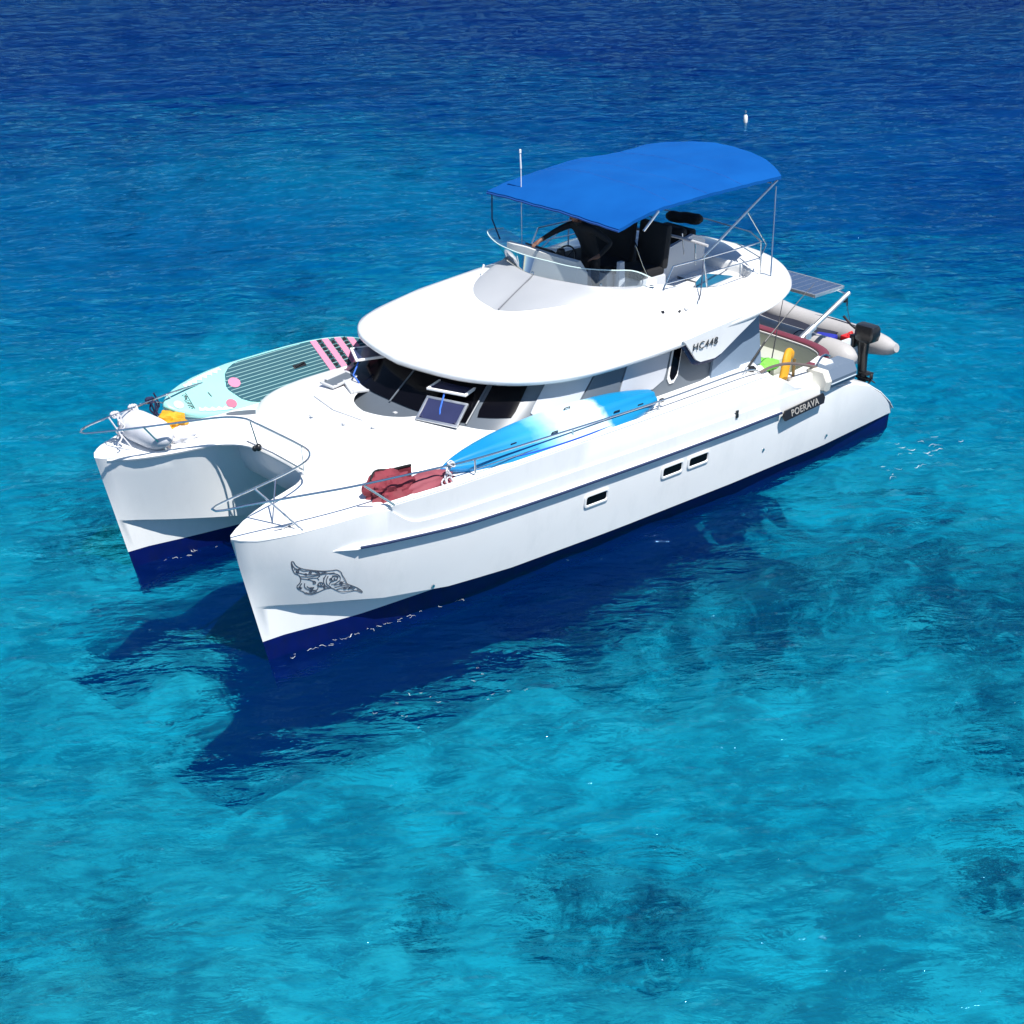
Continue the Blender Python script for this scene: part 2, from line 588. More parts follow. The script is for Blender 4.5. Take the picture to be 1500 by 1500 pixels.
wm = bpy.data.materials.new('clear_sea_water')
wm.use_nodes = True
nt = wm.node_tree
for n in list(nt.nodes):
    nt.nodes.remove(n)
out = nd(nt, 'ShaderNodeOutputMaterial')
tc = nd(nt, 'ShaderNodeTexCoord')
mp = nd(nt, 'ShaderNodeMapping')
mp0 = nd(nt, 'ShaderNodeMapping')
mp0.inputs['Rotation'].default_value = (0, 0, math.radians(126))
nt.links.new(tc.outputs['Object'], mp0.inputs[0])
mp.inputs['Scale'].default_value = (1.5, 0.6, 1)
nt.links.new(mp0.outputs[0], mp.inputs[0])
n1 = noise(2.6, 4, 0.55, 0.4, mp.outputs[0])
n2 = noise(0.9, 3, 0.5, 0.3, mp.outputs[0])
n3 = noise(9.0, 3, 0.5, 0.2, mp.outputs[0])
hsum = mth('ADD', mth('ADD', mth('MULTIPLY', n1.outputs[0], 0.5), mth('MULTIPLY', n2.outputs[0], 0.9)), mth('MULTIPLY', n3.outputs[0], 0.10))
bp_ = nd(nt, 'ShaderNodeBump')
bp_.inputs['Strength'].default_value = 1.0
bp_.inputs['Distance'].default_value = 0.18
nt.links.new(hsum, bp_.inputs['Height'])
gl = nd(nt, 'ShaderNodeBsdfGlossy')
gl.inputs['Roughness'].default_value = 0.05
rf = nd(nt, 'ShaderNodeBsdfRefraction')
rf.inputs['Roughness'].default_value = 0.0
rf.inputs['IOR'].default_value = 1.06
tr = nd(nt, 'ShaderNodeBsdfTransparent')
df = nd(nt, 'ShaderNodeBsdfDiffuse')
df.inputs[0].default_value = (0.0, 0.05, 0.50, 1)
fr = nd(nt, 'ShaderNodeFresnel')
fr.inputs[0].default_value = 1.33
for s_ in (gl, fr, df):
    nt.links.new(bp_.outputs[0], s_.inputs['Normal'])
bp2 = nd(nt, 'ShaderNodeBump')
bp2.inputs['Strength'].default_value = 1.0
bp2.inputs['Distance'].default_value = 0.7
nt.links.new(hsum, bp2.inputs['Height'])
nt.links.new(bp2.outputs[0], rf.inputs['Normal'])
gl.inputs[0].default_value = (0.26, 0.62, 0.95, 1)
# noise painted into the transmission colours imitates light threads focused by wavelets
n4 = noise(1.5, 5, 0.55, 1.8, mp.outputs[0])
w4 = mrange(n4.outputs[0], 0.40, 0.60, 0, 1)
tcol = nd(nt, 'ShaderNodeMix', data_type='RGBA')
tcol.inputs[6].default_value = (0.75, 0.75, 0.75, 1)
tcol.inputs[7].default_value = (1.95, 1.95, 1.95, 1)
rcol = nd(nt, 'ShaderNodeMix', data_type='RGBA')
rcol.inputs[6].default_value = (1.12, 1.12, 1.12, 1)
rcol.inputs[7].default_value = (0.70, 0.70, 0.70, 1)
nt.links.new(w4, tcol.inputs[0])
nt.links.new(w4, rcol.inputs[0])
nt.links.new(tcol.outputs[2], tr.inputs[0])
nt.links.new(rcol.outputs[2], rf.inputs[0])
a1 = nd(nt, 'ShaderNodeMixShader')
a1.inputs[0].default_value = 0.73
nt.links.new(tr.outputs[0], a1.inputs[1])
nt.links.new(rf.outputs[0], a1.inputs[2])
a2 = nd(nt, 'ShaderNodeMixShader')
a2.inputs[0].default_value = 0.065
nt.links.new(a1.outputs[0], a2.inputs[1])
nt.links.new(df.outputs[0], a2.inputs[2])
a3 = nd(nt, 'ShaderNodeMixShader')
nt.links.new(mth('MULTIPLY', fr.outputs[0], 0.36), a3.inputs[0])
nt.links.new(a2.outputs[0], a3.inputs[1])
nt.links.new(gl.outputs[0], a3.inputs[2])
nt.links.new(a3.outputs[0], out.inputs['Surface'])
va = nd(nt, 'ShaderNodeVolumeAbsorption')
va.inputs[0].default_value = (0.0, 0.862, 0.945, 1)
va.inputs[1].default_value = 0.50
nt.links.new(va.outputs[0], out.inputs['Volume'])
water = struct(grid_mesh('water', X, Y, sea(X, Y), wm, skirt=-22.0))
wm.cycles.homogeneous_volume = True

# ------------------------------------------------------------------ the catamaran
cat = thing('catamaran', 'white two-hulled motor catamaran with blue canopy over its flybridge, anchored on turquoise water', 'boat')

YSH = [(5.62, 1.60), (5.56, 1.72), (5.4, 1.86), (5.0, 2.02), (4.5, 2.13), (4.0, 2.22), (3.5, 2.29), (3, 2.34), (2, 2.37), (0, 2.39), (-2, 2.39), (-4, 2.34), (-5, 2.29), (-5.85, 2.18)]
YCH = [(5.62, 1.60), (5.3, 1.66), (5.0, 1.78), (4.5, 1.92), (4.0, 2.03), (3, 2.13), (2, 2.19), (0, 2.25), (-2, 2.28), (-4, 2.26), (-5.85, 2.12)]
ZCH = [(5.62, 0.72), (5.3, 0.67), (5, 0.63), (4.5, 0.56), (4, 0.47), (3, 0.34), (2, 0.285), (0.5, 0.265), (-5.85, 0.26)]
YWL = [(5.62, 1.6), (5.3, 1.62), (4.7, 1.72), (4.17, 1.80), (2.98, 1.89), (1.22, 1.98), (-1.2, 2.10), (-3.3, 2.15), (-5.85, 2.08)]
YIS = [(5.62, 1.60), (5.56, 1.50), (5.4, 1.38), (5.1, 1.22), (4.8, 1.08), (4.5, 1.00), (4.2, 0.95), (3.9, 0.93), (-2.75, 0.95), (-2.85, 1.93), (-4.55, 1.93), (-4.7, 1.12), (-5.85, 1.05)]
YIC = [(5.62, 1.60), (5.3, 1.50), (5.0, 1.37), (4.5, 1.20), (4, 1.12), (3, 1.08), (2, 1.02), (-5.85, 1.08)]
YIW = [(5.62, 1.6), (5.3, 1.58), (4.79, 1.49), (3.97, 1.37), (3, 1.30), (1, 1.24), (-5.85, 1.26)]
ZSH = [(5.62, 1.66), (5.0, 1.69), (4.3, 1.72), (3.6, 1.75), (2, 1.755), (-2.5, 1.75), (-2.9, 1.62), (-3.2, 1.42), (-3.5, 1.34), (-3.9, 1.25), (-4.2, 1.18), (-4.62, 1.11), (-5.0, 0.98), (-5.4, 0.74), (-5.72, 0.48), (-5.85, 0.32)]
XT, XE = 5.62, -5.82


def hull_pt(X, tab, z):
    w = max(0.0, 1 - (XT - X) / 3.0)
    rake = (1 - z / 1.66) * 0.34 * w
    end = 0.0
    if X < -5.4:
        end = 0
    return (X - rake + end, ip(X, tab), z)


def hull_side(X, z):
    """port hull outer skin between chine and sheer at nominal station X, height z"""
    zc, zs = ip(X, ZCH), ip(X, ZSH)
    t = (z - zc) / (max(zs, 1.2) - zc)
    t = max(0, min(1, t))
    y = ip(X, YCH) * (1 - t) + ip(X, YSH) * t
    y += 0.035 * math.sin(math.pi * t) * min(1, (XT - X))
    return y


def section(X):
    zs, zc = ip(X, ZSH), ip(X, ZCH)
    k = min(1, max(0, (XT - X - 0.25) / 1.0))
    c = 1.62
    o = []
    zl = min(1.41 - 0.013 * (2.8 - X), zs - 0.03) if X < 3.5 else min(zs - 0.03, ip(X, [(3.5, 1.43), (3.58, 1.455), (3.66, 1.50), (3.76, 1.59), (3.86, 1.68), (4.0, 1.72), (9, 1.75)]))
    g = min(1.0, max(0.0, (3.95 - X) / 0.1))
    gk = 0.022 * g

    def P(y, z):
        w = max(0.0, 1 - (XT - X) / 3.0)
        o.append((X - (1 - z / 1.66) * 0.34 * w, y, z))
    yw = ip(X, YWL)
    P(c, -0.45)
    P(c + (yw - c) * 0.7, -0.28)
    P(yw, 0.0)
    P(yw + 0.02 * k, 0.235)
    P(yw + 0.04 * k, max(0.25, zc - 0.03))
    P(ip(X, YCH), zc)
    for z in (zc + 0.012, zc + (1.1 - zc) * 0.4, zc + (1.1 - zc) * 0.75, 1.1):
        z = min(z, zs - 0.08 + 0.01 * z)
        P(hull_side(X, z), z)
    P(hull_side(X, min(1.25, zs - 0.05)), min(1.25, zs - 0.05))
    P(hull_side(X, zl) , zl)
    P(hull_side(X, zl) - gk, zl + 0.012)
    P(ip(X, YSH) - gk * 0.6, zs - 0.015)
    P(ip(X, YSH) - 0.02 * k, zs)
    P(ip(X, YSH) - 0.06 * k, zs + 0.008)
    # inboard
    yi = ip(X, YIS)
    P(yi + 0.02 * k, zs - 0.005)
    P(yi, zs - 0.03)
    yc = ip(X, YIC)
    for t in (0.75, 0.5, 0.25, 0.02):
        z = zc + (zs - 0.03 - zc) * t
        P(yc + (yi - yc) * t ** (2.4 - 1.3 * min(1, max(0, (X - 3.9) / 0.5))), z)
    P(yc, zc)
    yw2 = ip(X, YIW)
    P(yw2 - 0.04 * k, max(0.25, zc - 0.03))
    P(yw2 - 0.02 * k, 0.235)
    P(yw2, 0.0)
    P(c + (yw2 - c) * 0.7, -0.28)
    return o


stations = [5.62, 5.60, 5.56, 5.5, 5.42, 5.3, 5.15, 5.0, 4.8, 4.6, 4.4, 4.2, 4.0, 3.92, 3.86, 3.8, 3.74, 3.68, 3.62, 3.56, 3.5, 3.3, 3, 2.5, 2, 1.5, 1, .5, 0, -.5, -1, -1.5, -2, -2.5, -2.65, -2.75, -2.85, -3, -3.1, -3.2, -3.35, -3.5, -3.7, -3.9, -4.05, -4.2, -4.4, -4.55, -4.62, -4.7, -4.8, -5.0, -5.2, -5.4, -5.56, -5.7, -5.79, -5.82]
rows = [section(x) for x in stations]
NS = len(rows[0])


def hmat(i, j):
    # antifouling below the boot top (rows 0..2 outboard, last inboard)
    return 1 if (j < 3 or j >= NS - 3) else 0


for s in (1, -1):
    mb = MB()
    rr = [[(p[0], p[1] * s, p[2]) for p in r] for r in rows]
    mb.rows(rr, closed=True, mfun=hmat)
    # stern closing face, slightly hollow
    last = rr[-1]
    ca, cb = last[:NS // 2], last[::-1][:NS // 2]
    o = len(mb.v)
    mb.v += ca + cb
    for j in range(NS // 2 - 1):
        mb.f.append((o + j, o + j + 1, o + NS // 2 + j + 1, o + NS // 2 + j))
        mb.m.append(1 if j < 3 else 0)
    h = mb.build('hull', [GEL, ANTI], cat, smooth=28)
    # rubbing strake: white moulded fairing with a dark rubber insert
    st = [x for x in np.linspace(4.30, -2.86, 60)]
    zr = lambda x: ip(x, [(4.6, 1.33), (3.6, 1.26), (2.75, 1.20), (1.3, 1.165), (-0.9, 1.14), (-2.9, 1.13)])

    def sp(x, z, off):
        w = max(0.0, 1 - (XT - x) / 3.0)
        return (x - (1 - z / 1.66) * 0.34 * w, s * (hull_side(x, z) + off), z)
    mb = MB()
    R_ = []
    for x in np.concatenate([np.linspace(4.62, 4.30, 8)[:-1], st]):
        z = zr(x)
        g = min(1.0, max(0.02, (4.62 - x) / 0.3)) if x > 4.305 else 0.72
        R_.append([sp(x, z + 0.042 * g, -0.004), sp(x, z + 0.03 * g, 0.045 * g), sp(x, z - 0.012 * g, 0.060 * g), sp(x, z - 0.03 * g, 0.045 * g), sp(x, z - 0.035 * g, -0.004)])
    mb.rows(R_, mi=0, cap0=True, cap1=True)
    k_ = mb.build('rub_rail', GEL, h, smooth=30)
    mb = MB()
    R_ = []
    for x in st:
        z = zr(x)
        R_.append([sp(x, z + 0.020, 0.036), sp(x, z + 0.012, 0.060), sp(x, z - 0.008, 0.062), sp(x, z - 0.018, 0.036)])
    mb.rows(R_, closed=True, cap0=True, cap1=True)
    mb.build('rubber_strip', RAILB, h, smooth=30)
    # cap rail along the sheer
    mb = MB()
    path = [(x, s * (ip(x, YSH) - 0.045), ip(x, ZSH) + 0.004) for x in np.linspace(5.50, -2.55, 70)]
    mb.tube(path, 0.034, k=8)
    mb.build('toe_rail', GEL, h)
    # portholes
    if s == 1:
        for (xa, za, tilt) in ((0.66, 0.88, 0), (-0.72, 0.88, 0), (-1.22, 0.88, 0)):
            mb = MB()
            W, H = 0.37 / 2, 0.14 / 2

            def rr_pts(w, h, r, n=6):
                pts = []
                for cx, cz, a0 in ((w - r, h - r, 0), (-w + r, h - r, 90), (-w + r, -h + r, 180), (w - r, -h + r, 270)):
                    for q in range(n + 1):
                        a = math.radians(a0 + 90 * q / n)
                        pts.append((cx + r * math.cos(a), cz + r * math.sin(a)))
                return pts
            def onh(a, bb, off):
                return (xa + a, hull_side(xa + a, za + bb) + off, za + bb)
            ro = [onh(a, b_, 0.001) for a, b_ in rr_pts(W + 0.028, H + 0.028, 0.05)]
            r1 = [onh(a, b_, 0.018) for a, b_ in rr_pts(W + 0.022, H + 0.022, 0.045)]
            r2 = [onh(a, b_, 0.020) for a, b_ in rr_pts(W, H, 0.035)]
            r3 = [onh(a, b_, 0.004) for a, b_ in rr_pts(W - 0.012, H - 0.012, 0.03)]
            mb.rows([ro, r1, r2, r3], closed=True)
            pf = mb.build('porthole', [GEL], cat, smooth=35)
            mb = MB()
            mb.fan([onh(a, b_, 0.006) for a, b_ in rr_pts(W - 0.012, H - 0.012, 0.03)])
            mb.build('glass_pane', BLACKG, pf, smooth=0)
        # through-hull drains
        for q, (xd, zd) in enumerate(((-2.6, 0.62), (-4.05, 0.42), (3.2, 0.42))):
            mb = MB()
            y0 = hull_side(xd, zd)
            mb.tube([(xd, y0 - 0.01, zd), (xd, y0 + 0.012, zd)], 0.022, k=10)
            mb.build('drain_outlet', STEEL, cat)

# tattoo-like manta ray decal on the port bow (ink lines lying on the skin)
mb = MB()


def dec(u, v):
    """decal picture coordinates (u right, v down, in the 1500x923 detail) -> skin"""
    px, py = u * 130 / 1500, v * 130 / 1500
    X0 = 5.30 - px * 0.0091
    z = 1.26 + 0.0 - py * 0.0093 - px * 0.00185 + 0.21
    X_ = X0
    y = hull_side(X_, z)
    w = max(0.0, 1 - (XT - X_) / 3.0)
    return Vector((X_ - (1 - z / 1.66) * 0.34 * w, y + 0.003, z))


def ink(pts, w=7, n=24, closed=False, w1=None):
    P = spl(pts, n, closed)
    A, B = [], []
    for i in range(len(P)):
        a, b_ = P[max(0, i - 1)], P[min(len(P) - 1, i + 1)]
        t = b_ - a
        t = t / (np.linalg.norm(t) + 1e-9)
        nn = np.array([-t[1], t[0]])
        ww = w if w1 is None else w + (w1 - w) * i / (len(P) - 1)
        A.append(dec(*(P[i] + nn * ww)))
        B.append(dec(*(P[i] - nn * ww)))
    mb.rows([A, B])


def spiral(cx, cy, r, turns=2.0, a0=0.0, w=8.5):
    ink([(cx + r * (1 - t) * math.cos(a0 + t * turns * 6.283), cy + r * (1 - t) * math.sin(a0 + t * turns * 6.283)) for t in np.linspace(0, 0.93, 22)], w, 44)


outl = [(262, 150), (300, 225), (370, 280), (520, 320), (700, 345), (830, 340), (900, 335), (960, 380), (975, 430), (1000, 480), (1030, 550), (1050, 600), (1120, 640), (1220, 695), (1290, 760), (1300, 790), (1200, 745), (1080, 750), (960, 755), (880, 720), (800, 670), (700, 690), (600, 740), (500, 780), (400, 760), (380, 730), (310, 680), (290, 620), (330, 560), (350, 490), (330, 410), (280, 380), (250, 290), (245, 210)]
ink(outl, 7, 150, True)
for arc in ([(270, 300), (340, 300), (400, 330), (470, 330), (560, 350)], [(290, 350), (380, 380), (470, 400), (600, 400), (720, 375)], [(350, 430), (450, 440), (560, 430), (700, 400), (860, 385)], [(350, 470), (440, 490), (520, 520), (560, 540)],
            [(730, 420), (690, 500), (700, 600), (770, 680)], [(760, 440), (730, 520), (740, 600), (800, 660)], [(780, 400), (860, 400), (930, 440), (950, 500)], [(820, 440), (880, 440), (920, 470)], [(400, 560), (400, 640), (470, 700), (580, 730)],
            [(430, 620), (500, 690), (570, 700), (600, 650), (590, 590)], [(360, 560), (330, 620), (340, 680)], [(840, 620), (920, 600), (1000, 600), (1080, 640)], [(850, 660), (950, 640), (1040, 650), (1130, 690)], [(880, 700), (980, 680), (1080, 690), (1160, 720)],
            [(950, 520), (900, 560), (860, 590), (800, 600)], [(1000, 560), (950, 580), (940, 610)], [(640, 430), (600, 470), (620, 510)], [(460, 480), (520, 470), (600, 470)], [(560, 340), (590, 370), (640, 385)], [(600, 340), (690, 360), (740, 370)],
            [(255, 230), (290, 280), (340, 310)], [(1100, 640), (1140, 680), (1180, 700)], [(400, 740), (470, 760), (560, 740)], [(770, 600), (790, 560), (850, 530), (900, 520)]):
    ink(arc, 7, 20)
for a in ((645, 590, 55, 1.8, 0.3), (865, 490, 62, 1.6, 2.0), (960, 580, 34, 1.4, 1.0), (540, 560, 34, 1.3, 4.0), (320, 340, 30, 1.4, 1.0), (500, 370, 24, 1.2, 2.5), (1010, 680, 26, 1.2, 0.0), (430, 400, 24, 1.2, 3.0), (330, 640, 24, 1.3, 0.0), (800, 500, 22, 1.2, 1.5), (620, 350, 20, 1.2, 1.0), (700, 650, 22, 1.2, 1.0), (480, 720, 22, 1.2, 5.0), (1090, 690, 20, 1.2, 2.0)):
    spiral(*a)
for tri in ([(455, 645), (545, 640), (515, 695)], [(1200, 700), (1300, 785), (1220, 735)], [(690, 355), (760, 372), (700, 385)], [(440, 480), (480, 465), (475, 495)], [(680, 480), (700, 455), (710, 500)], [(252, 170), (270, 240), (256, 290)], [(770, 620), (800, 655), (785, 670)], [(560, 340), (600, 345), (580, 372)], [(330, 270), (370, 285), (340, 300)]):
    P3 = [dec(*q) for q in tri]
    mb.add(P3, [(0, 1, 2)])
mb.build('manta_ray_decal', INKB, cat, smooth=0)

# ---- bridge deck between the hulls
mb = MB()
prof = [(3.93, 1.62), (3.90, 1.45), (3.78, 1.15), (3.5, 0.92), (3.1, 0.80), (2.5, 0.76), (-4.7, 0.76), (-4.75, 0.58), (-5.5, 0.56)]  # stepped aft end is added to close a bright gap in the boat's shadow
Ra = []
for yy in np.linspace(-1.3, 1.3, 13):
    Ra.append([(x_ - 0.10 * (1 - (yy / 1.3) ** 2) * (1 if i < 4 else 0) * 0.0, yy, z_) for i, (x_, z_) in enumerate(prof)])
mb.rows(Ra)
mb.build('bridge_deck', GEL, cat, smooth=50)

# ---- deck with the cut-out between the bows
out_p = [(x, ip(x, YSH) - 0.03) for x in (5.56, 5.45, 5.3, 5.1, 4.9, 4.6, 4.3, 4, 3.6, 3.2, 2.5, 2, 1, 0, -1, -2, -2.7)]
inn = [tuple(p) for p in spl([(5.5, 1.49), (5.2, 1.27), (4.8, 1.09), (4.45, 0.98), (4.2, 0.88), (4.0, 0.66), (3.94, 0.35), (3.93, 0)], 22)]
port = inn[::-1] + out_p + [(-2.95, 1.9), (-2.95, 0)]
star = [(x, -y) for x, y in port[::-1]][1:-1]
poly = port + star
mb = MB()
zd = lambda x: ip(x, [(5.62, 1.655), (4.3, 1.70), (3.6, 1.69), (-6, 1.69)])
tri = tessellate_polygon([[Vector((a, b_, 0)) for a, b_ in poly]])
mb.add([(a, b_, zd(a)) for a, b_ in poly], tri)
# rounded edge of the cut-out
edge = inn + [(x, -y) for x, y in inn[::-1]][1:]
mb.tube([(a, b_, zd(a) - 0.03) for a, b_ in edge], 0.034, k=8)
mb.build('foredeck', DECK, cat, smooth=35)
# seam lines on the bow decks
for s in (1, -1):
    mb = MB()
    mb.tube([(5.38, s * 1.44, 1.667), (5.30, s * 1.62, 1.671), (5.24, s * 1.86, 1.669)], 0.006, k=5)
    mb.tube([(5.48, s * 1.66, 1.664), (5.24, s * 1.86, 1.668), (4.9, s * 1.98, 1.678), (4.5, s * 2.04, 1.69)], 0.005, k=5)
    mb.build('deck_seam', LGREY, cat)
    # mooring cleat
    mb = MB()
    cx, cy = 5.02, s * 1.83
    for dx in (-0.05, 0.05):
        mb.tube([(cx + dx, cy, 1.67), (cx + dx, cy, 1.72)], 0.014, k=8)
    mb.tube([(cx - 0.15, cy + 0.02, 1.735), (cx - 0.06, cy, 1.722), (cx + 0.06, cy, 1.722), (cx + 0.15, cy - 0.02, 1.735)], [0.008, 0.015, 0.015, 0.008], k=8)
    mb.build('cleat', STEEL, cat)
# a small fender-like black ball on the cross rail is the rail's fitting
mb = MB()
mb.ell((4.02, -0.30, 1.74), (0.045, 0.045, 0.05))
mb.ell((4.05, -0.34, 1.72), (0.035, 0.035, 0.04))
mb.build('deck_fitting', BLACKP, cat)
# oval and side deck hatches on starboard foredeck
mb = MB()
mb.prism([(0.30 * math.cos(a), 0.17 * math.sin(a)) for a in np.linspace(0, 2 * math.pi, 28)[:-1]], lambda a, b_, h: (3.50 + a * 0.9 - b_ * 0.3, -1.40 + a * -0.45 + b_ * 0.85, 1.69 + h), 0.0, 0.05)
dh = mb.build('deck_hatch', WHT, cat, smooth=35)
mb = MB()
mb.prism([(0.25 * math.cos(a), 0.13 * math.sin(a)) for a in np.linspace(0, 2 * math.pi, 28)[:-1]], lambda a, b_, h: (3.50 + a * 0.9 - b_ * 0.3, -1.40 + a * -0.45 + b_ * 0.85, 1.745 + h), 0.0, 0.012)
mb.build('lens', GREYG, dh, smooth=35)

# ---- raised cabin trunk in front of the saloon
TR0 = ring([(3.80, 0, 1.69), (3.74, .5, 1.69), (3.58, 1.1, 1.69), (3.25, 1.6, 1.69), (2.7, 1.84, 1.69), (1.6, 1.92, 1.69), (0, 1.92, 1.69), (-1.6, 1.92, 1.69), (-2.85, 1.90, 1.69), (-2.93, 1.5, 1.69), (-2.94, 0.8, 1.69), (-2.94, 0, 1.69)], 60)


def scale_ring(r, k, dz, cx=0.4):
    return [(cx + (x - cx) * (1 - k / 3.4), y * (1 - k / 1.9), z + dz) for x, y, z in r]


mb = MB()
mb.rows([TR0, scale_ring(TR0, 0.05, 0.07), scale_ring(TR0, 0.11, 0.14), scale_ring(TR0, 0.18, 0.18), scale_ring(TR0, 0.28, 0.20), scale_ring(TR0, 0.6, 0.225), scale_ring(TR0, 1.2, 0.245)], closed=True)
mb.build('cabin_trunk', GEL, cat, smooth=40)
# pads and small fittings on the trunk
mb = MB()
mb.tube([(2.75, -0.9, 1.936), (2.86, -0.3, 1.938), (2.80, 0.25, 1.938)], 0.007, k=5)
mb.build('trunk_seam', LGREY, cat)
for (x, y) in ((2.85, 0.55), (3.05, 0.2), (2.35, 0.35), (3.2, -0.3), (2.1, -0.55)):
    mb = MB()
    mb.box((x, y, 1.945), (0.05, 0.05, 0.02), bev=0.006)
    mb.build('deck_stud', LGREY, cat)
mb = MB()
mb.box((3.62, 0.12, 1.79), (0.012, 0.035, 0.07), bev=0.004)
mb.build('latch', BLACKP, cat)

# ---- saloon (walls interpolated between a base and a top outline)
SB = spl([(2.22, 0), (2.20, .45), (2.10, .98), (1.88, 1.45), (1.5, 1.73), (.9, 1.86), (0, 1.89), (-1.2, 1.89), (-2.2, 1.86), (-2.88, 1.80)], 90)
ST = spl([(1.42, 0), (1.39, .42), (1.28, .85), (1.08, 1.20), (.78, 1.48), (.35, 1.68), (-.2, 1.77), (-1.2, 1.79), (-2.2, 1.77), (-2.88, 1.70)], 90)
Z0, Z1 = 1.88, 2.52


def wall(u, v, off=0.0, s=1):
    """u 0 (bow centre) .. 1 (stern corner), v 0 base .. 1 top"""
    def at(A, u):
        q = u * 89
        i = min(88, max(0, int(q)))
        return A[i] + (A[i + 1] - A[i]) * (q - i)
    def raw(u):
        u = min(1, max(0, u))
        p = at(SB, u) * (1 - v) + at(ST, u) * v
        zb = ip(u, [(0, 1.90), (0.35, 1.88), (0.5, 1.80), (1, 1.72)])
        return np.array([p[0], p[1], zb + (Z1 - zb) * v])
    p = raw(u)
    a, b_ = raw(max(0, u - 0.01)), raw(min(1, u + 0.01))
    t = b_ - a
    n = np.array([-t[1], t[0], 0.0])
    n = n / (np.linalg.norm(n) + 1e-9) * (-1)
    if n[0] * (p[0] - 0) + n[1] * p[1] < 0:
        n = -n
    n[2] = 0.35
    n = n / np.linalg.norm(n)
    p = p + n * off
    return (float(p[0]), float(p[1] * s), float(p[2]))


mb = MB()
us = np.linspace(0, 1, 60)
for s in (1, -1):
    mb.rows([[wall(u, v, 0, s) for u in us] for v in (-0.25, 0, 0.2, 0.4, 0.6, 0.8, 1.0)], flip=(s < 0))
mb.rows([[(-2.88, y, z) for y in np.linspace(-1.74, 1.74, 9)] for z in (0.8, 1.7, 2.66)])
saloon = mb.build('saloon', GREYG, cat, smooth=40)


def patch(name, u0, u1, v0, v1, off, mt, s=1, r=0.0, parent=None, thick=0.012, label=None, slant0=0.0, slant1=0.0):
    """rounded panel lying on the saloon wall"""
    mb = MB()
    n = 22
    L = []
    for j in range(9):
        row = []
        for i in range(n + 1):
            a, b_ = i / n, j / 8
            v = v0 + (v1 - v0) * b_
            ua = u0 + slant0 * b_
            ub = u1 + slant1 * b_
            # rounded lower corners
            if r > 0 and b_ < 0.2:
                ins = r * (1 - math.sqrt(max(0, 1 - (1 - b_ / 0.2) ** 2)))
                ua += ins
                ub -= ins
            row.append((ua + (ub - ua) * a, v))
        L.append(row)
    mb.rows([[wall(u, v, off + thick, s) for u, v in row] for row in L])
    loop = L[0] + [r_[-1] for r_ in L[1:]] + L[-1][::-1][1:] + [r_[0] for r_ in L[::-1]][1:-1]
    mb.rows([[wall(u, v, off + thick, s) for u, v in loop], [wall(u, v, off - 0.004, s) for u, v in loop]], closed=True)
    return mb.build(name, mt, parent or cat, smooth=35, label=label)


def upt(x):
    """u of the base outline at a given x on the side"""
    return float(np.interp(-x, -SB[:, 0], np.linspace(0, 1, 90)))


for s in (1, -1):
    patch('windscreen', 0.0, upt(1.98), 0.10, 0.98, 0.004, BLACKG, s, 0.0, saloon)
    patch('windscreen', upt(1.95), upt(1.60), 0.2, 0.98, 0.004, BLACKG, s, 0.004, saloon)
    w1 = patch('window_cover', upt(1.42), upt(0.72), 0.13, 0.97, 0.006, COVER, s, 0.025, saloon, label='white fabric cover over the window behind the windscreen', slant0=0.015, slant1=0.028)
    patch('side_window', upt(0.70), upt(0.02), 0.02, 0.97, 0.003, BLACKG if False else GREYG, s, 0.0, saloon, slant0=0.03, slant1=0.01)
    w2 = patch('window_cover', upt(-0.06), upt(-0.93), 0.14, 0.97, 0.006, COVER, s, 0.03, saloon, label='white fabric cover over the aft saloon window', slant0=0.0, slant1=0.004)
    # opening side port with white frame
    patch('side_port', upt(-0.99), upt(-1.20), 0.14, 0.93, 0.012, WHT, s, 0.01, saloon)
    patch('port_glass', upt(-1.02), upt(-1.17), 0.20, 0.87, 0.026, BLACKG, s, 0.008, saloon)
# mullions of the windscreen
for u in (0.0, upt(1.97) * 0.98):
    for s in (1, -1):
        mb = MB()
        mb.tube([wall(u, v, 0.02, s) for v in (0.08, 0.5, 0.97)], 0.012, k=6)
        mb.build('window_bar', GREYG, saloon)

# tilted opening hatches of the windscreen


def hatch(c, ex, ey, w, h, fm, gm, prop=None, label=None):
    ex = Vector(ex).normalized()
    ey = Vector(ey)
    ey = (ey - ex * ey.dot(ex)).normalized()
    ez = ex.cross(ey)
    R = Matrix((ex, ey, ez)).transposed()
    mb = MB()
    fw = 0.035
    for a, b_, sx, sy in ((0, h / 2 - fw / 2, w, fw), (0, -h / 2 + fw / 2, w, fw), (w / 2 - fw / 2, 0, fw, h - 2 * fw - 0.002), (-w / 2 + fw / 2, 0, fw, h - 2 * fw - 0.002)):
        mb.box(Vector(c) + R @ Vector((a, b_, 0)), (sx, sy, 0.03), R, bev=0.006)
    ho = mb.build('window_hatch', fm, cat, smooth=30, label=label)
    mb = MB()
    mb.box(Vector(c), (w - 2 * fw, h - 2 * fw, 0.012), R)
    for a in (-0.4, 0.4):
        mb.box(Vector(c) + R @ Vector((a * w, -h * 0.33, 0.012)), (0.03, 0.03, 0.014), R)
    mb.build('hatch_glass', gm, ho, smooth=0)
    if prop:
        mb = MB()
        mb.tube(prop, 0.012, k=6)
        mb.build('hatch_strap', ROPEB, ho)
    return ho


def hatch_quad(q, fm, gm, prop=None, label=None):
    q = [Vector(p) for p in q]
    c = sum(q, Vector()) / 4
    ex = (q[1] + q[2] - q[0] - q[3]) / 2
    ey = (q[0] + q[1] - q[3] - q[2]) / 2
    return hatch(c, ex, ey, ex.length, ey.length, fm, gm, prop, label)


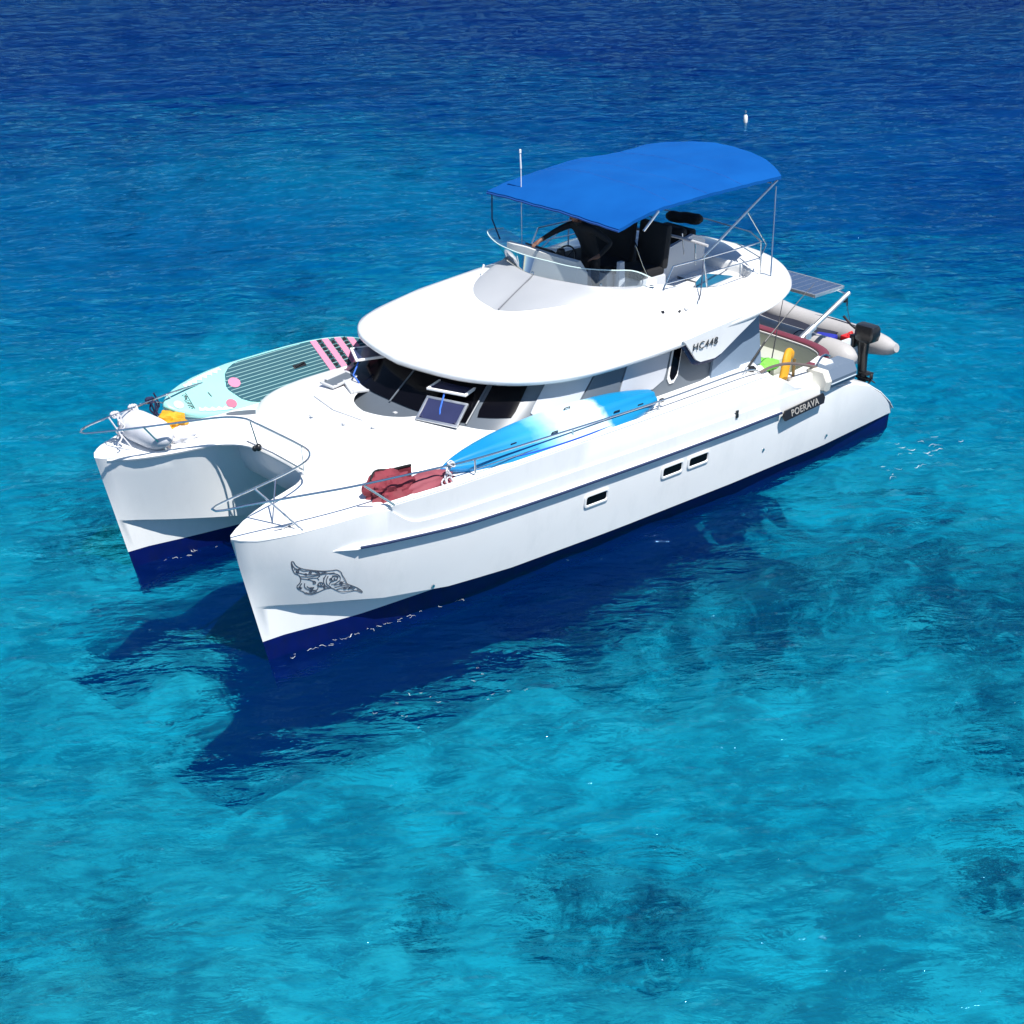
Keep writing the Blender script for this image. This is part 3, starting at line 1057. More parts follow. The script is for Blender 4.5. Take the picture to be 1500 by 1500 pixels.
hatch_quad([(1.59, 0.41, 2.27), (1.39, 0.95, 2.27), (1.80, 1.16, 2.25), (2.00, 0.60, 2.25)], WHT, NAVYG, [(1.88, 0.80, 2.23), (2.06, 0.92, 2.08), (2.13, 1.0, 1.97)], 'raised windscreen hatch in front of the port window')
hatch_quad([(1.41, -1.19, 2.27), (1.63, -.75, 2.27), (2.08, -.83, 2.25), (1.83, -1.31, 2.25)], WHT, NAVYG, [(1.95, -0.95, 2.23), (2.10, -0.90, 2.06), (2.08, -0.8, 1.97)], 'raised windscreen hatch at the starboard corner')
hatch_quad([(2.02, 0.56, 2.16), (1.86, 1.16, 2.16), (2.06, 1.34, 1.95), (2.30, 0.76, 1.95)], ALU, NAVYG, None, 'open lower hatch under the port window')
hatch_quad([(1.99, -1.26, 2.0), (1.95, -0.96, 1.98), (2.44, -0.92, 1.96), (2.48, -1.13, 1.98)], LGREY, GREYG, None, 'small tilted deck hatch on the cabin trunk')
hatch_quad([(1.88, -0.94, 1.96), (2.03, -0.54, 1.95), (2.38, -0.55, 1.95), (2.2, -0.98, 1.97)], LGREY, LGREY, None, 'small pale hatch lid beside the tilted one')

# ---- roof moulding that carries the flybridge
E0 = [(2.06, 0, 2.51), (2.01, .40, 2.51), (1.88, .95, 2.505), (1.70, 1.32, 2.50), (1.40, 1.66, 2.49), (0.95, 1.89, 2.475), (.38, 1.98, 2.45), (-.37, 2.02, 2.45), (-1.07, 2.05, 2.48), (-1.87, 2.10, 2.55), (-2.79, 2.13, 2.64), (-3.45, 1.94, 2.72), (-3.93, 1.52, 2.74), (-4.27, 1.0, 2.75), (-4.43, .5, 2.75), (-4.47, 0, 2.75)]
RE = ring(E0, 70)


def inset(r, k, dz, cx=-1.0):
    o = []
    for x, y, z in r:
        o.append((cx + (x - cx) * (1 - k / 3.45), y * (1 - k / 2.15), z + dz))
    return o


CB = ring([(0.36, 0, 2.80), (0.34, .40, 2.87), (0.12, .72, 2.93), (-.30, .97, 2.975), (-0.85, 1.16, 2.99), (-1.5, 1.32, 2.98), (-2.0, 1.46, 2.88), (-2.6, 1.56, 2.79), (-3.1, 1.50, 2.78), (-3.45, 1.38, 2.78), (-3.66, 1.1, 2.77), (-3.70, .6, 2.77), (-3.70, 0.3, 2.77), (-3.7, 0.1, 2.77), (-3.70, 0, 2.77)], 70)
CT = ring([(-0.30, 0, 3.13), (-0.36, .35, 3.13), (-0.46, .64, 3.125), (-.60, .92, 3.11), (-0.95, 1.12, 3.07), (-1.5, 1.25, 3.02), (-1.95, 1.38, 2.91), (-2.5, 1.46, 2.82), (-3.1, 1.44, 2.81), (-3.40, 1.32, 2.80), (-3.60, 1.08, 2.80), (-3.64, .6, 2.80), (-3.64, 0.3, 2.80), (-3.64, 0.1, 2.80), (-3.64, 0, 2.80)], 70)


def mixr(a, b_, t, dz=0):
    return [(p[0] * (1 - t) + q[0] * t, p[1] * (1 - t) + q[1] * t, p[2] * (1 - t) + q[2] * t + dz) for p, q in zip(a, b_)]


def under(r):
    return inset(r, 0.05, -0.085)


mb = MB()
R1 = mixr(RE, CB, 0.16, 0.060)
mb.rows([inset(RE, 0.55, -0.06), inset(RE, 0.16, -0.10), inset(RE, 0.05, -0.085), inset(RE, 0.0, -0.04), RE, inset(RE, 0.02, 0.03), mixr(RE, CB, 0.07, 0.045), R1, mixr(RE, CB, 0.35, 0.085), mixr(RE, CB, 0.6, 0.07), mixr(RE, CB, 0.85, 0.035), mixr(RE, CB, 1.0, 0.0)], closed=True)
roof = mb.build('roof', GEL, cat, smooth=50)
mb = MB()
mb.rows([mixr(CB, CT, 0.0, 0.002), mixr(CB, CT, 0.3, 0.01), mixr(CB, CT, 0.7, 0.01), mixr(CB, CT, 0.93, 0.0), mixr(CB, CT, 1.0, 0.012), inset(CT, 0.06, 0.012, -1.6), inset(CT, 0.09, -0.01, -1.6)], closed=True, mfun=lambda i, j: 1 if (i < 6 and CT[j][0] > -1.2) else 0)
inner = inset(CT, 0.11, -0.04, -1.6)
floorr = [(x, y, 2.46) for x, y, z in inset(CT, 0.14, 0, -1.6)]
mb.rows([inset(CT, 0.09, -0.01, -1.6), inner, floorr], closed=True)
mb.fan(floorr, 2)  # floor coloured darker blue-grey for the shade under the canopy
mb.build('flybridge_coaming', [GEL, mat('satin_grey_white', (0.36, 0.375, 0.40), 0.5, var=0.03), mat('shaded_floor_grey', (0.30, 0.33, 0.38), 0.6)], cat, smooth=40)
# ceiling of the saloon, underside
mb = MB()
mb.fan(inset(RE, 0.55, -0.06))
mb.build('roof_underside', GEL, cat, smooth=0)
# central seam of the coaming
mb = MB()
mb.tube([(0.37, 0.10, 2.835), (0.04, 0.06, 2.985), (-0.31, 0.03, 3.15)], 0.010, k=6)
mb.build('coaming_seam', mat('dark_seam', (0.16, 0.17, 0.19), 0.6), cat)
# shallow raised ring on the roof front
mb = MB()
arc = [(0.75, -0.95, 2.70), (1.08, -0.85, 2.70), (1.30, -0.45, 2.703), (1.36, 0.0, 2.705), (1.33, 0.4, 2.70)]
mb.tube([tuple(p) for p in spl(arc, 30)], 0.012, k=6)
mb.build('roof_ridge', GEL, cat)

# side wing with the registration letters
for s in (1, -1):
    mb = MB()
    poly = [(-1.14, 2.52), (-1.20, 2.46), (-1.43, 2.18), (-1.52, 2.13), (-1.80, 2.12), (-1.92, 2.16), (-2.25, 2.36), (-2.60, 2.56), (-2.72, 2.66), (-2.0, 2.60)]
    mb.prism(poly, lambda a, b_, h: (a, s * (2.10 - 0.10 * (2.6 - b_) + h + 0.025 * (-a - 1) * 0.6), b_), -0.03, 0.0)
    wg = mb.build('side_wing', GEL, cat, smooth=30)
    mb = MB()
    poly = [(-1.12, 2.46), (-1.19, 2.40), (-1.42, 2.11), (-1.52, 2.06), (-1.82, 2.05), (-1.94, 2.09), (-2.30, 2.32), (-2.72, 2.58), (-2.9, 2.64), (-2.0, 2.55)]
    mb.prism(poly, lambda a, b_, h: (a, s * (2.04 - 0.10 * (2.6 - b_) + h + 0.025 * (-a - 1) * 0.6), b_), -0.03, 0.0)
    mb.build('wing_shade_strip', NAVYG, wg, smooth=30)  # wing outline shifted down in dark blue, standing in for its shade
ey = Vector((0, 0.10, 1.0)).normalized()
ex = Vector((-1, 0.015, 0)).normalized()
ez = ex.cross(ey)
text_mesh('HC448', 0.15, 'registration_lettering', INK, cat, frame((-1.32, 2.092, 2.335), ex, ey, ez), 0.003, 1.15, 0.0)

# aft saloon side fairing (blue grey quarter panel)
for s in (1, -1):
    mb = MB()
    mb.prism([(-1.9, 1.72), (-2.0, 2.2), (-2.75, 2.62), (-2.88, 2.62), (-2.95, 1.72)], lambda a, b_, h: (a, s * (1.91 - 0.06 * (b_ - 1.7) + h), b_), -0.04, 0.0)
    mb.build('quarter_panel', mat('blue_grey_panel', (0.16, 0.22, 0.30), 0.4), cat, smooth=0)

# flybridge windscreen (clear acrylic, flaring outwards)
bot = spl([(-1.55, -1.28, 3.02), (-1.0, -1.14, 3.08), (-.66, -.92, 3.115), (-.50, -.60, 3.13), (-.40, -.32, 3.14), (-.35, 0, 3.14), (-.40, .32, 3.14), (-.50, .62, 3.135), (-.66, .90, 3.115), (-1.0, 1.12, 3.08), (-1.45, 1.26, 3.03)], 48)
top = spl([(-1.10, -1.50, 3.36), (-.72, -1.40, 3.41), (-.48, -.95, 3.38), (-.42, -.55, 3.36), (-.44, -.2, 3.34), (-.52, .1, 3.32), (-.60, .40, 3.30), (-.72, .68, 3.29), (-.92, .96, 3.29), (-1.13, 1.17, 3.28), (-1.38, 1.34, 3.14)], 48)
mb = MB()
mb.rows([bot, top])
ws = mb.build('wind_deflector', CLEAR, cat, smooth=60)
mb = MB()
mb.tube([tuple(p) for p in top], 0.008, k=6)
mb.build('deflector_rim', mat('pale_acrylic_edge', (0.62, 0.78, 0.76), 0.2), ws)
for y_ in (-0.9, 0.0, 0.95):
    i = int(np.argmin(np.abs(bot[:, 1] - y_)))
    mb = MB()
    mb.box(tuple(bot[i] + np.array([0, 0, 0.01])), (0.03, 0.03, 0.06), bev=0.006)
    mb.build('screen_clamp', STEEL, ws)

# helm console
mb = MB()
cf = spl([(-.64, -.92), (-.61, -.75), (-.62, -.30), (-.66, .10), (-.72, .44)], 16)
ca = spl([(-1.02, -.92), (-1.02, -.75), (-1.0, -.3), (-.98, .1), (-.95, .44)], 16)
Rr = []
Rr.append([(x, y, 2.47) for x, y in cf])
Rr.append([(x, y, 3.05) for x, y in cf])
Rr.append([(x - 0.03, y, 3.37 - 0.05 * abs(y + .5)) for x, y in cf])
Rr.append([(x - 0.10, y, 3.38 - 0.05 * abs(y + .5)) for x, y in cf])
Rr.append([(x, y, 3.14) for x, y in ca])
Rr.append([(x, y, 2.47) for x, y in ca])
mb.rows(Rr)
mb.fan([r[0] for r in Rr])
mb.fan([r[-1] for r in Rr])
con = mb.build('helm_console', CONSOLE, cat, smooth=35)
mb = MB()
mb.box((-.86, -.35, 3.31), (0.26, 0.55, 0.02), Matrix.Rotation(math.radians(-33), 3, 'Y'), bev=0.004)
mb.build('instrument_panel', BLACKP, con)
# compass dome
mb = MB()
mb.tube([(-.84, .02, 3.20), (-.84, .02, 3.40), (-.84, .02, 3.42)], [0.055, 0.055, 0.03], k=14)
mb.build('compass', BLACKP, con)
# wheel
mb = MB()
wc = Vector((-1.06, -.15, 3.18))
wt = Matrix.Rotation(math.radians(60), 3, 'Y')
mb.tube([wc + wt @ Vector((0.2 * math.cos(a), 0.2 * math.sin(a), 0)) for a in np.linspace(0, 2 * math.pi, 25)[:-1]], 0.013, k=6, closed=True)
for a in (0.5, 2.6, 4.7):
    mb.tube([wc, wc + wt @ Vector((0.2 * math.cos(a), 0.2 * math.sin(a), 0))], 0.009, k=6)
mb.tube([wc, (-.98, -.15, 3.1)], 0.02, k=8)
mb.build('steering_wheel', BLACKP, con)
# pale upright panel beside the helm seat
mb = MB()
mb.prism([(-0.06, 2.50), (0.06, 2.50), (0.025, 3.28), (-0.035, 3.28)], lambda a, b_, h: (-1.30 + a * 1.4, 0.72 + h, b_), -0.03, 0.03)
mb.build('seat_support', VINYLG, cat, smooth=0)

# helm seats and bench
for (x, y, w) in ((-1.75, -0.25, 1.0), (-1.85, 0.55, 0.55)):
    mb = MB()
    mb.box((x, y, 2.72), (0.5, w, 0.5), bev=0.03)
    hs = mb.build('helm_seat', VINYLG, cat, smooth=40)
    mb = MB()
    mb.box((x + 0.03, y, 3.02), (0.52, w - 0.02, 0.11), bev=0.04)
    mb.box((x - 0.27, y, 3.34), (0.12, w, 0.62), Matrix.Rotation(math.radians(-8), 3, 'Y'), bev=0.05)
    mb.build('cushion', BLACKC, hs, smooth=50)
mb = MB()
mb.prism([(-2.05, 2.47), (-3.42, 2.47), (-3.45, 3.10), (-3.2, 3.22), (-2.62, 3.10), (-2.50, 2.86), (-2.05, 2.86)], lambda a, b_, h: (a, 0.30 + h, b_), -0.06, 0.0)
mb.box((-2.75, -0.10, 2.68), (1.3, 0.66, 0.42), bev=0.02)
mb.build('bench', VINYLG, cat, smooth=30)
mb = MB()
mb.box((-2.70, -0.10, 2.94), (1.2, 0.62, 0.10), bev=0.04)
mb.box((-3.3, -0.1, 3.08), (0.14, 0.6, 0.34), bev=0.04)
mb.build('bench_cushion', BLACKC, cat, smooth=50)
for (a, b_, r) in (((-3.45, -0.48, 3.30), (-3.55, 0.12, 3.34), 0.085), ((-2.95, -0.16, 3.22), (-3.02, 0.30, 3.28), 0.075)):
    mb = MB()
    A, B = Vector(a), Vector(b_)
    ts = np.linspace(0, 1, 13)
    mb.tube([A.lerp(B, t) + Vector((0, 0, 0.006 * math.sin(t * 14))) for t in ts], [r * (0.55 if i in (0, 12) else 0.92 if i in (1, 11) else 1.0) for i in range(13)], k=14)
    mb.build('rolled_bolster', BLACKC, cat, smooth=60)
# companionway lid over the cockpit stairs, topped with tinted acrylic
mb = MB()
hp = [(-2.43, 1.09), (-2.73, 0.79), (-3.16, 0.55), (-3.38, 0.95)]
mb.prism(hp, lambda a, b_, h: (a, b_, h), 2.462, 2.69)
lid = mb.build('companionway_lid', VINYLG, cat, smooth=0)
mb = MB()
mb.prism(hp, lambda a, b_, h: (-2.95 + (a + 2.95) * 0.95, 0.85 + (b_ - 0.85) * 0.95, h), 2.692, 2.705)
mb.build('tinted_top', mat('teal_acrylic', (0.005, 0.12, 0.22), 0.3, var=0.25, scale=5), lid, smooth=0)

# ---- bimini
bim = MB()
NXb, NYb = 34, 22
xs = np.linspace(-0.66, -3.86, NXb)
ys = np.linspace(-1.33, 1.33, NYb)


def canopy_z(x, y):
    # three hoops: front, middle, aft; fabric sags between them
    edge = ip(x, [(-0.66, 3.985), (-1.0, 4.07), (-1.5, 4.14), (-2.3, 4.165), (-3.2, 4.165), (-3.86, 4.165)])
    crown = ip(x, [(-0.66, 0.03), (-1.5, 0.13), (-1.62, 0.135), (-2.35, 0.07), (-3.15, 0.12), (-3.86, 0.12)])
    f = math.sin(math.pi * min(1, max(0, (x + 0.66) / -1.69))) * 0.022 if x > -2.35 else math.sin(math.pi * (x + 2.35) / -1.51) * 0.035
    q = abs(y / 1.33)
    wr = 0.007 * math.sin(9 * x + 5 * y) * (1 - q / 1.2) + 0.004 * math.sin(17 * y + 3 * x) + 0.003 * q * q * math.sin(21 * x + 2 * y)
    return edge - 0.018 * y / 1.33 + crown * (1 - q ** 2.4) - f * (1 - 0.5 * q * q) + wr


def canopy_xy(x, y):
    # rounded aft end, slightly bowed front hem, pulled-in sides
    yy = y * (1 - 0.03 * math.sin(math.pi * (x + 0.66) / -1.69) ** 2)
    xx = x
    if x < -3.0:
        xx = x - 0.42 * (1 - (abs(y) / 1.33) ** 2.0) * ((-x - 3.0) / 0.86) ** 1.4
    else:
        xx = x + 0.0
    return xx, yy


T_ = [[(*canopy_xy(x, y), canopy_z(x, y)) for y in ys] for x in xs]
U_ = [[(a, b_, c - 0.006) for a, b_, c in r] for r in T_]
bim.rows(T_)
bim.rows(U_, flip=True)
lp = [T_[0][j] for j in range(NYb)] + [T_[i][-1] for i in range(1, NXb)] + [T_[-1][j] for j in range(NYb - 2, -1, -1)] + [T_[i][0] for i in range(NXb - 2, 0, -1)]
bim.rows([lp, [(a, b_, c - 0.045) for a, b_, c in lp]], closed=True)
canopy = bim.build('canopy', CANVAS, cat, smooth=50, fixn=False)
for xq in (-1.70, -2.35, -3.1):
    mb = MB()
    mb.tube([(*canopy_xy(xq, y), canopy_z(xq, y) - 0.001) for y in np.linspace(-1.3, 1.3, 20)], 0.005, k=5)
    mb.build('canopy_seam', CANVE, canopy)
mb = MB()
mb.tube([(a, b_, c - 0.03) for a, b_, c in [T_[0][j] for j in range(NYb)]], 0.014, k=6)
mb.build('canopy_hem', CANVE, canopy)


def pole(pts, r=0.014, name='canopy_pole', mt=None, par=None, label=None):
    mb = MB()
    mb.tube(pts, r, k=8)
    return mb.build(name, mt or STEEL, par or cat, label=label)


for s in (1, -1):
    Y_ = 1.31 * s
    pole([(-3.80, Y_, 4.08), (-2.27, 1.36 * s, 3.29), (-2.27, 1.37 * s, 3.24)], 0.016)
    pole([(-3.78, Y_, 4.0), (-3.42, 1.60 * s, 2.78)], 0.011)
    if s > 0:
        pole([(-1.38, 1.345, 4.09), (-1.13, 1.32, 3.86)], 0.017)
    pole([(-3.18, 1.33 * s, 3.74), (-3.58, 1.36 * s, 3.21), (-3.42, 1.37 * s, 3.02)], 0.011)
    pole([(-2.27, 1.37 * s, 3.26), (-2.30, 1.42 * s, 2.86)], 0.012)
    pole([(-2.27, 1.37 * s, 3.24), (-1.95, 1.62 * s, 2.88), (-1.78, 1.75 * s, 2.86)], 0.010)
    # side guard rails round the flybridge
    pole([(-3.45, 1.38 * s, 2.83), (-3.45, 1.37 * s, 3.27)], 0.012, 'flybridge_rail')
    pole([(-3.46, 1.37 * s, 3.27), (-2.27, 1.37 * s, 3.27), (-1.66, 1.37 * s, 3.28), (-1.50, 1.37 * s, 3.02)], 0.012, 'flybridge_rail')
    pole([(-3.45, 1.37 * s, 3.04), (-2.3, 1.38 * s, 3.05), (-1.52, 1.38 * s, 3.07)], 0.010, 'flybridge_rail')
    pole([(-3.02, 1.38 * s, 2.85), (-3.02, 1.37 * s, 3.04)], 0.010, 'flybridge_rail')
pole([(-3.46, 1.37, 3.27), (-3.75, 0.9, 3.27), (-3.82, 0, 3.27), (-3.75, -0.9, 3.27), (-3.46, -1.37, 3.27)], 0.011, 'flybridge_rail')
pole([(-3.45, 1.37, 3.04), (-3.8, 0.6, 3.03)], 0.009, 'flybridge_rail')
pole([(-0.71, -1.28, 3.96), (-0.72, -1.30, 3.60), (-0.86, -1.30, 3.28)], 0.010, 'canopy_strap', ROPEN)
pole([tuple(p) for p in spl([(-2.15, -0.16, 3.44), (-2.3, 0.2, 3.43), (-2.45, 0.75, 3.40), (-2.50, 1.22, 3.37)], 14)], 0.022, 'backrest_rail', mat('pale_coated_rail', (0.5, 0.5, 0.52), 0.4))
pole([(-2.2, 0.0, 3.43), (-1.72, 0.75, 3.14), (-1.45, 1.2, 3.02)], 0.011, 'backrest_rail')
pole([(-2.48, 1.0, 3.40), (-2.50, 1.0, 3.05)], 0.010, 'backrest_rail')
pole([(-2.85, 0.4, 3.32), (-2.9, 0.4, 3.0)], 0.010, 'backrest_rail')
pole([(-3.7, 1.28, 4.06), (-3.75, -1.2, 4.08)], 0.011)
pole([(-1.36, 1.28, 3.98), (-1.36, 0.9, 4.05), (-1.36, -0.9, 4.05), (-1.36, -1.28, 3.98)], 0.011)
# aerials
mb = MB()
mb.tube([(-0.93, -0.90, 2.85), (-0.93, -0.90, 4.35)], 0.006, k=6)
mb.tube([(-0.93, -0.90, 4.35), (-0.92, -0.90, 4.56)], 0.011, k=6)
mb.tube([(-0.92, -0.90, 4.57), (-0.92, -0.90, 4.62)], 0.016, k=6)
mb.build('radio_aerial', WHT, cat)
mb = MB()
mb.tube([(-0.10, -0.90, 2.70), (-0.13, -0.90, 2.85), (-0.22, -0.90, 3.12)], [0.03, 0.016, 0.014], k=8)
mb.ell((-0.10, -0.90, 2.77), (0.06, 0.06, 0.045))
mb.build('short_aerial', WHT, cat)
# small side fittings on the coaming flank
for (x, y, z, w, h) in ((-1.18, 1.66, 2.80, 0.05, 0.06), (-1.42, 1.74, 2.79, 0.03, 0.03), (-1.55, 1.74, 2.80, 0.06, 0.04)):
    mb = MB()
    mb.box((x, y, z), (w, 0.03, h), Matrix.Rotation(math.radians(35), 3, 'X'), bev=0.006)
    mb.build('coaming_fitting', LGREY if w > 0.05 else BLACKP, cat)
# handrail wires on the roof flank
pole([(-0.62, 1.30, 2.98), (-0.05, 1.62, 2.67), (0.12, 1.66, 2.62)], 0.004, 'tie_line', LGREY)
pole([(-0.72, 1.34, 2.98), (-0.18, 1.66, 2.66), (0.0, 1.72, 2.60)], 0.004, 'tie_line', LGREY)

# ---- bow rails
def rail(pts, n=60, r=0.0135, name='bow_rail'):
    mb = MB()
    mb.tube([tuple(p) for p in spl(pts, n)], r, k=8)
    return mb.build(name, STEEL, cat)


rail([(-2.62, 2.22, 1.70), (-2.42, 2.25, 1.84), (-2.1, 2.26, 1.885), (-0.5, 2.27, 1.885), (1.0, 2.27, 1.92), (2.6, 2.25, 1.965), (3.4, 2.20, 2.02), (4.3, 2.12, 2.08), (5.0, 1.98, 2.12), (5.5, 1.84, 2.13), (5.80, 1.76, 2.13), (5.86, 1.68, 2.13), (5.72, 1.60, 2.13), (5.2, 1.50, 2.13), (4.6, 1.36, 2.13), (4.28, 1.22, 2.13), (4.13, 1.02, 2.13), (4.10, 0.75, 2.13), (4.10, 0.3, 2.13), (4.11, -0.2, 2.13), (4.13, -0.42, 2.13), (4.3, -0.62, 2.13), (4.7, -0.80, 2.13), (5.3, -1.05, 2.13), (5.75, -1.26, 2.13), (5.86, -1.36, 2.13), (5.74, -1.50, 2.13), (5.4, -1.60, 2.13), (5.0, -1.68, 2.13), (4.5, -1.82, 2.12), (4.0, -1.98, 2.08), (3.4, -2.12, 2.02), (2.6, -2.22, 1.97), (1.0, -2.27, 1.92), (-0.5, -2.27, 1.885), (-2.4, -2.25, 1.85)], 260)
pole([(5.20, 1.50, 2.13), (4.93, 2.02, 1.70)], 0.0135, 'rail_post')
pole([(4.86, 1.42, 2.13), (5.06, 1.60, 1.69), (5.06, 1.66, 1.69)], 0.010, 'rail_post')
pole([(5.20, -1.0, 2.13), (4.86, -1.13, 1.69)], 0.0135, 'rail_post')
pole([(4.11, -0.30, 2.13), (3.98, -0.36, 1.70)], 0.011, 'rail_post')
pole([(4.12, 0.86, 2.13), (4.02, 0.72, 1.70)], 0.011, 'rail_post')
pole([(4.03, -0.55, 1.75), (4.00, 0, 1.75), (4.02, 0.70, 1.75)], 0.012, 'rail_post')
pole([(4.15, 2.16, 2.06), (3.83, 2.28, 1.76)], 0.0135, 'rail_post')
for x, z1 in ((2.61, 1.96), (1.02, 1.92), (-0.52, 1.885)):
    for s in (1, -1):
        pole([(x, 2.27 * s, 1.72), (x, 2.27 * s, z1)], 0.012, 'stanchion')
        mb = MB()
        mb.box((x, 2.28 * s, 1.735), (0.07, 0.06, 0.02), bev=0.006)
        mb.build('stanchion_base', STEEL, cat)
pole([(4.72, 1.06, 1.60), (4.55, 1.02, 1.30), (4.5, 1.0, 1.22)], 0.010, 'anchor_bridle', ROPE)
pole([(2.6, 2.262, 1.84), (0.3, 2.27, 1.80), (-0.5, 2.268, 1.79)], 0.007, 'lower_lifeline', STEEL)

# black spot fittings on the side deck
for (x, y, z) in ((-0.62, 2.22, 1.86), (1.95, 1.95, 1.75)):
    mb = MB()
    mb.ell((x, y, z), (0.05, 0.03, 0.03))
    mb.build('fairlead', BLACKP, cat)
mb = MB()
mb.box((-1.93, 2.395, 1.36), (0.05, 0.02, 0.11), bev=0.008)
mb.build('vent', BLACKP, cat)

# ---- cockpit
mb = MB()
mb.box((-3.75, 0, 0.86), (1.75, 3.2, 0.06))
mb.build('cockpit_floor', BEIGE, cat, smooth=0)
for s in (1, -1):
    mb = MB()
    # side coaming, sloping up to the saloon corner and stepping down aft
    poly = [(-2.40, 1.69), (-2.52, 1.80), (-2.72, 1.80), (-2.95, 1.60), (-3.22, 1.20), (-3.6, 1.05), (-4.2, 1.0), (-4.25, 0.80), (-2.40, 0.80)]
    mb.prism(poly, lambda a, b_, h: (a, s * (1.62 + h), b_), 0.0, 0.34)
    mb.build('cockpit_coaming', GEL, cat, smooth=30)
mb = MB()
# aft bulkhead with rounded port corner
path = spl([(-4.60, -1.5), (-4.62, -0.8), (-4.62, 0.2), (-4.60, 1.1), (-4.55, 1.50), (-4.40, 1.75), (-4.10, 1.86), (-3.88, 1.90)], 40)
mb.rows([[(x, y, z) for x, y in path] for z in (0.85, 1.15, 1.42)])
mb.rows([[(x - 0.03, y + 0.03, z) for x, y in path] for z in (1.42, 0.85)])
mb.build('cockpit_bulkhead', BEIGE, cat, smooth=50)
mb = MB()
mb.rows([[(x - 0.01, y + 0.01, 1.42) for x, y in path], [(x - 0.01, y + 0.01, 1.445) for x, y in path], [(x - 0.06, y + 0.06, 1.445) for x, y in path]])
mb.build('bulkhead_cap', WHT, cat, smooth=30)
mb = MB()
Pp = path[2:]
def off(p, i, d):
    a, b_ = Pp[max(0, i - 1)], Pp[min(len(Pp) - 1, i + 1)]
    t = (b_ - a) / np.linalg.norm(b_ - a)
    n = np.array([-t[1], t[0]])
    return p + n * d
Rw = []
for d, z in ((0.03, 1.447), (0.028, 1.475), (0.045, 1.488), (0.15, 1.492), (0.175, 1.478), (0.18, 1.44)):
    Rw.append([(*off(p, i, d), z) for i, p in enumerate(Pp)])
mb.rows(Rw)
mb.fan([r[0] for r in Rw])
mb.fan([r[-1] for r in Rw])
mb.build('backrest_cushion', BURG, cat, smooth=50)
mb = MB()
mb.box((-4.42, -0.2, 1.05), (0.42, 2.6, 0.36), bev=0.02)
mb.build('cockpit_bench', BEIGE, cat, smooth=30)
# white moulded end of the coaming, port
for s in (1, -1):
    mb = MB()
    mb.prism([(-3.42, 1.0), (-3.44, 1.42), (-3.9, 1.46), (-4.18, 1.54), (-4.45, 1.16), (-4.5, 1.0)], lambda a, b_, h: (a, s * (1.96 + h), b_), -0.02, 0.24)
    mb.build('coaming_end', GEL, cat, smooth=30)
    # stern steps on the skirts
    mb = MB()
    for x0, x1, z in ((-3.9, -4.35, 1.02), (-4.35, -4.8, 0.80), (-4.8, -5.2, 0.58), (-5.2, -5.5, 0.40)):
        mb.box(((x0 + x1) / 2, s * 1.56, z - 0.1), (x0 - x1 - 0.004, 0.86, 0.2), bev=0.02)
    mb.build('stern_steps', GEL, cat, smooth=30)
mb = MB()
mb.box((-3.78, 2.13, 1.30), (0.05, 0.12, 0.34), bev=0.005)
mb.build('coaming_recess', LGREY, cat)
pole([tuple(p) for p in spl([(-2.60, 2.16, 1.72), (-2.85, 2.18, 1.76), (-3.2, 2.18, 1.72), (-3.6, 2.18, 1.60), (-3.86, 2.18, 1.50)], 20)], 0.022, 'handrail', WOOD)
pole([tuple(p) for p in spl([(-3.86, 2.18, 1.50), (-4.02, 2.1, 1.56), (-4.25, 2.0, 1.55), (-4.5, 1.9, 1.45)], 12)], 0.016, 'handrail', STEEL)
# name board with the ship's name
mb = MB()
NB = [Vector((-2.84, 2.445, 1.085)), Vector((-3.76, 2.425, 1.13))]
ex = (NB[1] - NB[0]).normalized()
ey = Vector((0, -0.16, 1)).normalized()
ey = (ey - ex * ey.dot(ex)).normalized()
ez = ex.cross(ey)
Rn = Matrix((ex, ey, ez)).transposed()
mid_ = (NB[0] + NB[1]) / 2
mb.prism([(-0.46, 0.0), (-0.42, -0.075), (0.44, -0.075), (0.475, 0.0), (0.45, 0.07), (-0.40, 0.07)], lambda a, b_, h: mid_ + Rn @ Vector((a, b_, h)), -0.015, 0.012)
sg = mb.build('name_board', SIGNB, cat, smooth=20)
text_mesh('POERAVA', 0.135, 'sign_lettering', SIGNT, sg, frame(mid_ + Rn @ Vector((-0.29, -0.045, 0.013)), ex, ey, ez), 0.003, 1.06, 0.002)
mb = MB()
for a in (-0.3, 0.3):
    mb.box(mid_ + Rn @ Vector((a, 0, -0.04)), (0.05, 0.05, 0.08), Rn)
mb.build('board_bracket', STEEL, sg)

# ---- davits and solar panel
for s in (1, -1):
    A, B = Vector((-4.74, 1.11 * s, 1.42)), Vector((-5.90, 1.10 * s, 1.93))
    mb = MB()
    mb.tube([A, A.lerp(B, 0.3)], 0.055, k=12)
    mb.tube([A.lerp(B, 0.3), B], 0.038, k=12)
    mb.box(A + Vector((0.0, 0, -0.02)), (0.16, 0.12, 0.06), bev=0.01)
    mb.box(A.lerp(B, 0.12) + Vector((0, 0.07, 0)), (0.14, 0.02, 0.10), bev=0.01)
    dv = mb.build('davit', ALU, cat)
    mb = MB()
    mb.box(A.lerp(B, 0.95) + Vector((0.02, 0, -0.06)), (0.07, 0.05, 0.09), bev=0.01)
    mb.tube([B + Vector((0.03, 0, -0.05)), B + Vector((0.02, 0, -0.20))], 0.012, k=6)
    mb.tube([B + Vector((0.02, 0, -0.2)), B + Vector((-0.1, 0.0, -0.55))], 0.005, k=5)
    mb.build('davit_block', BLACKP, dv)
mb = MB()
SPZ = 2.02
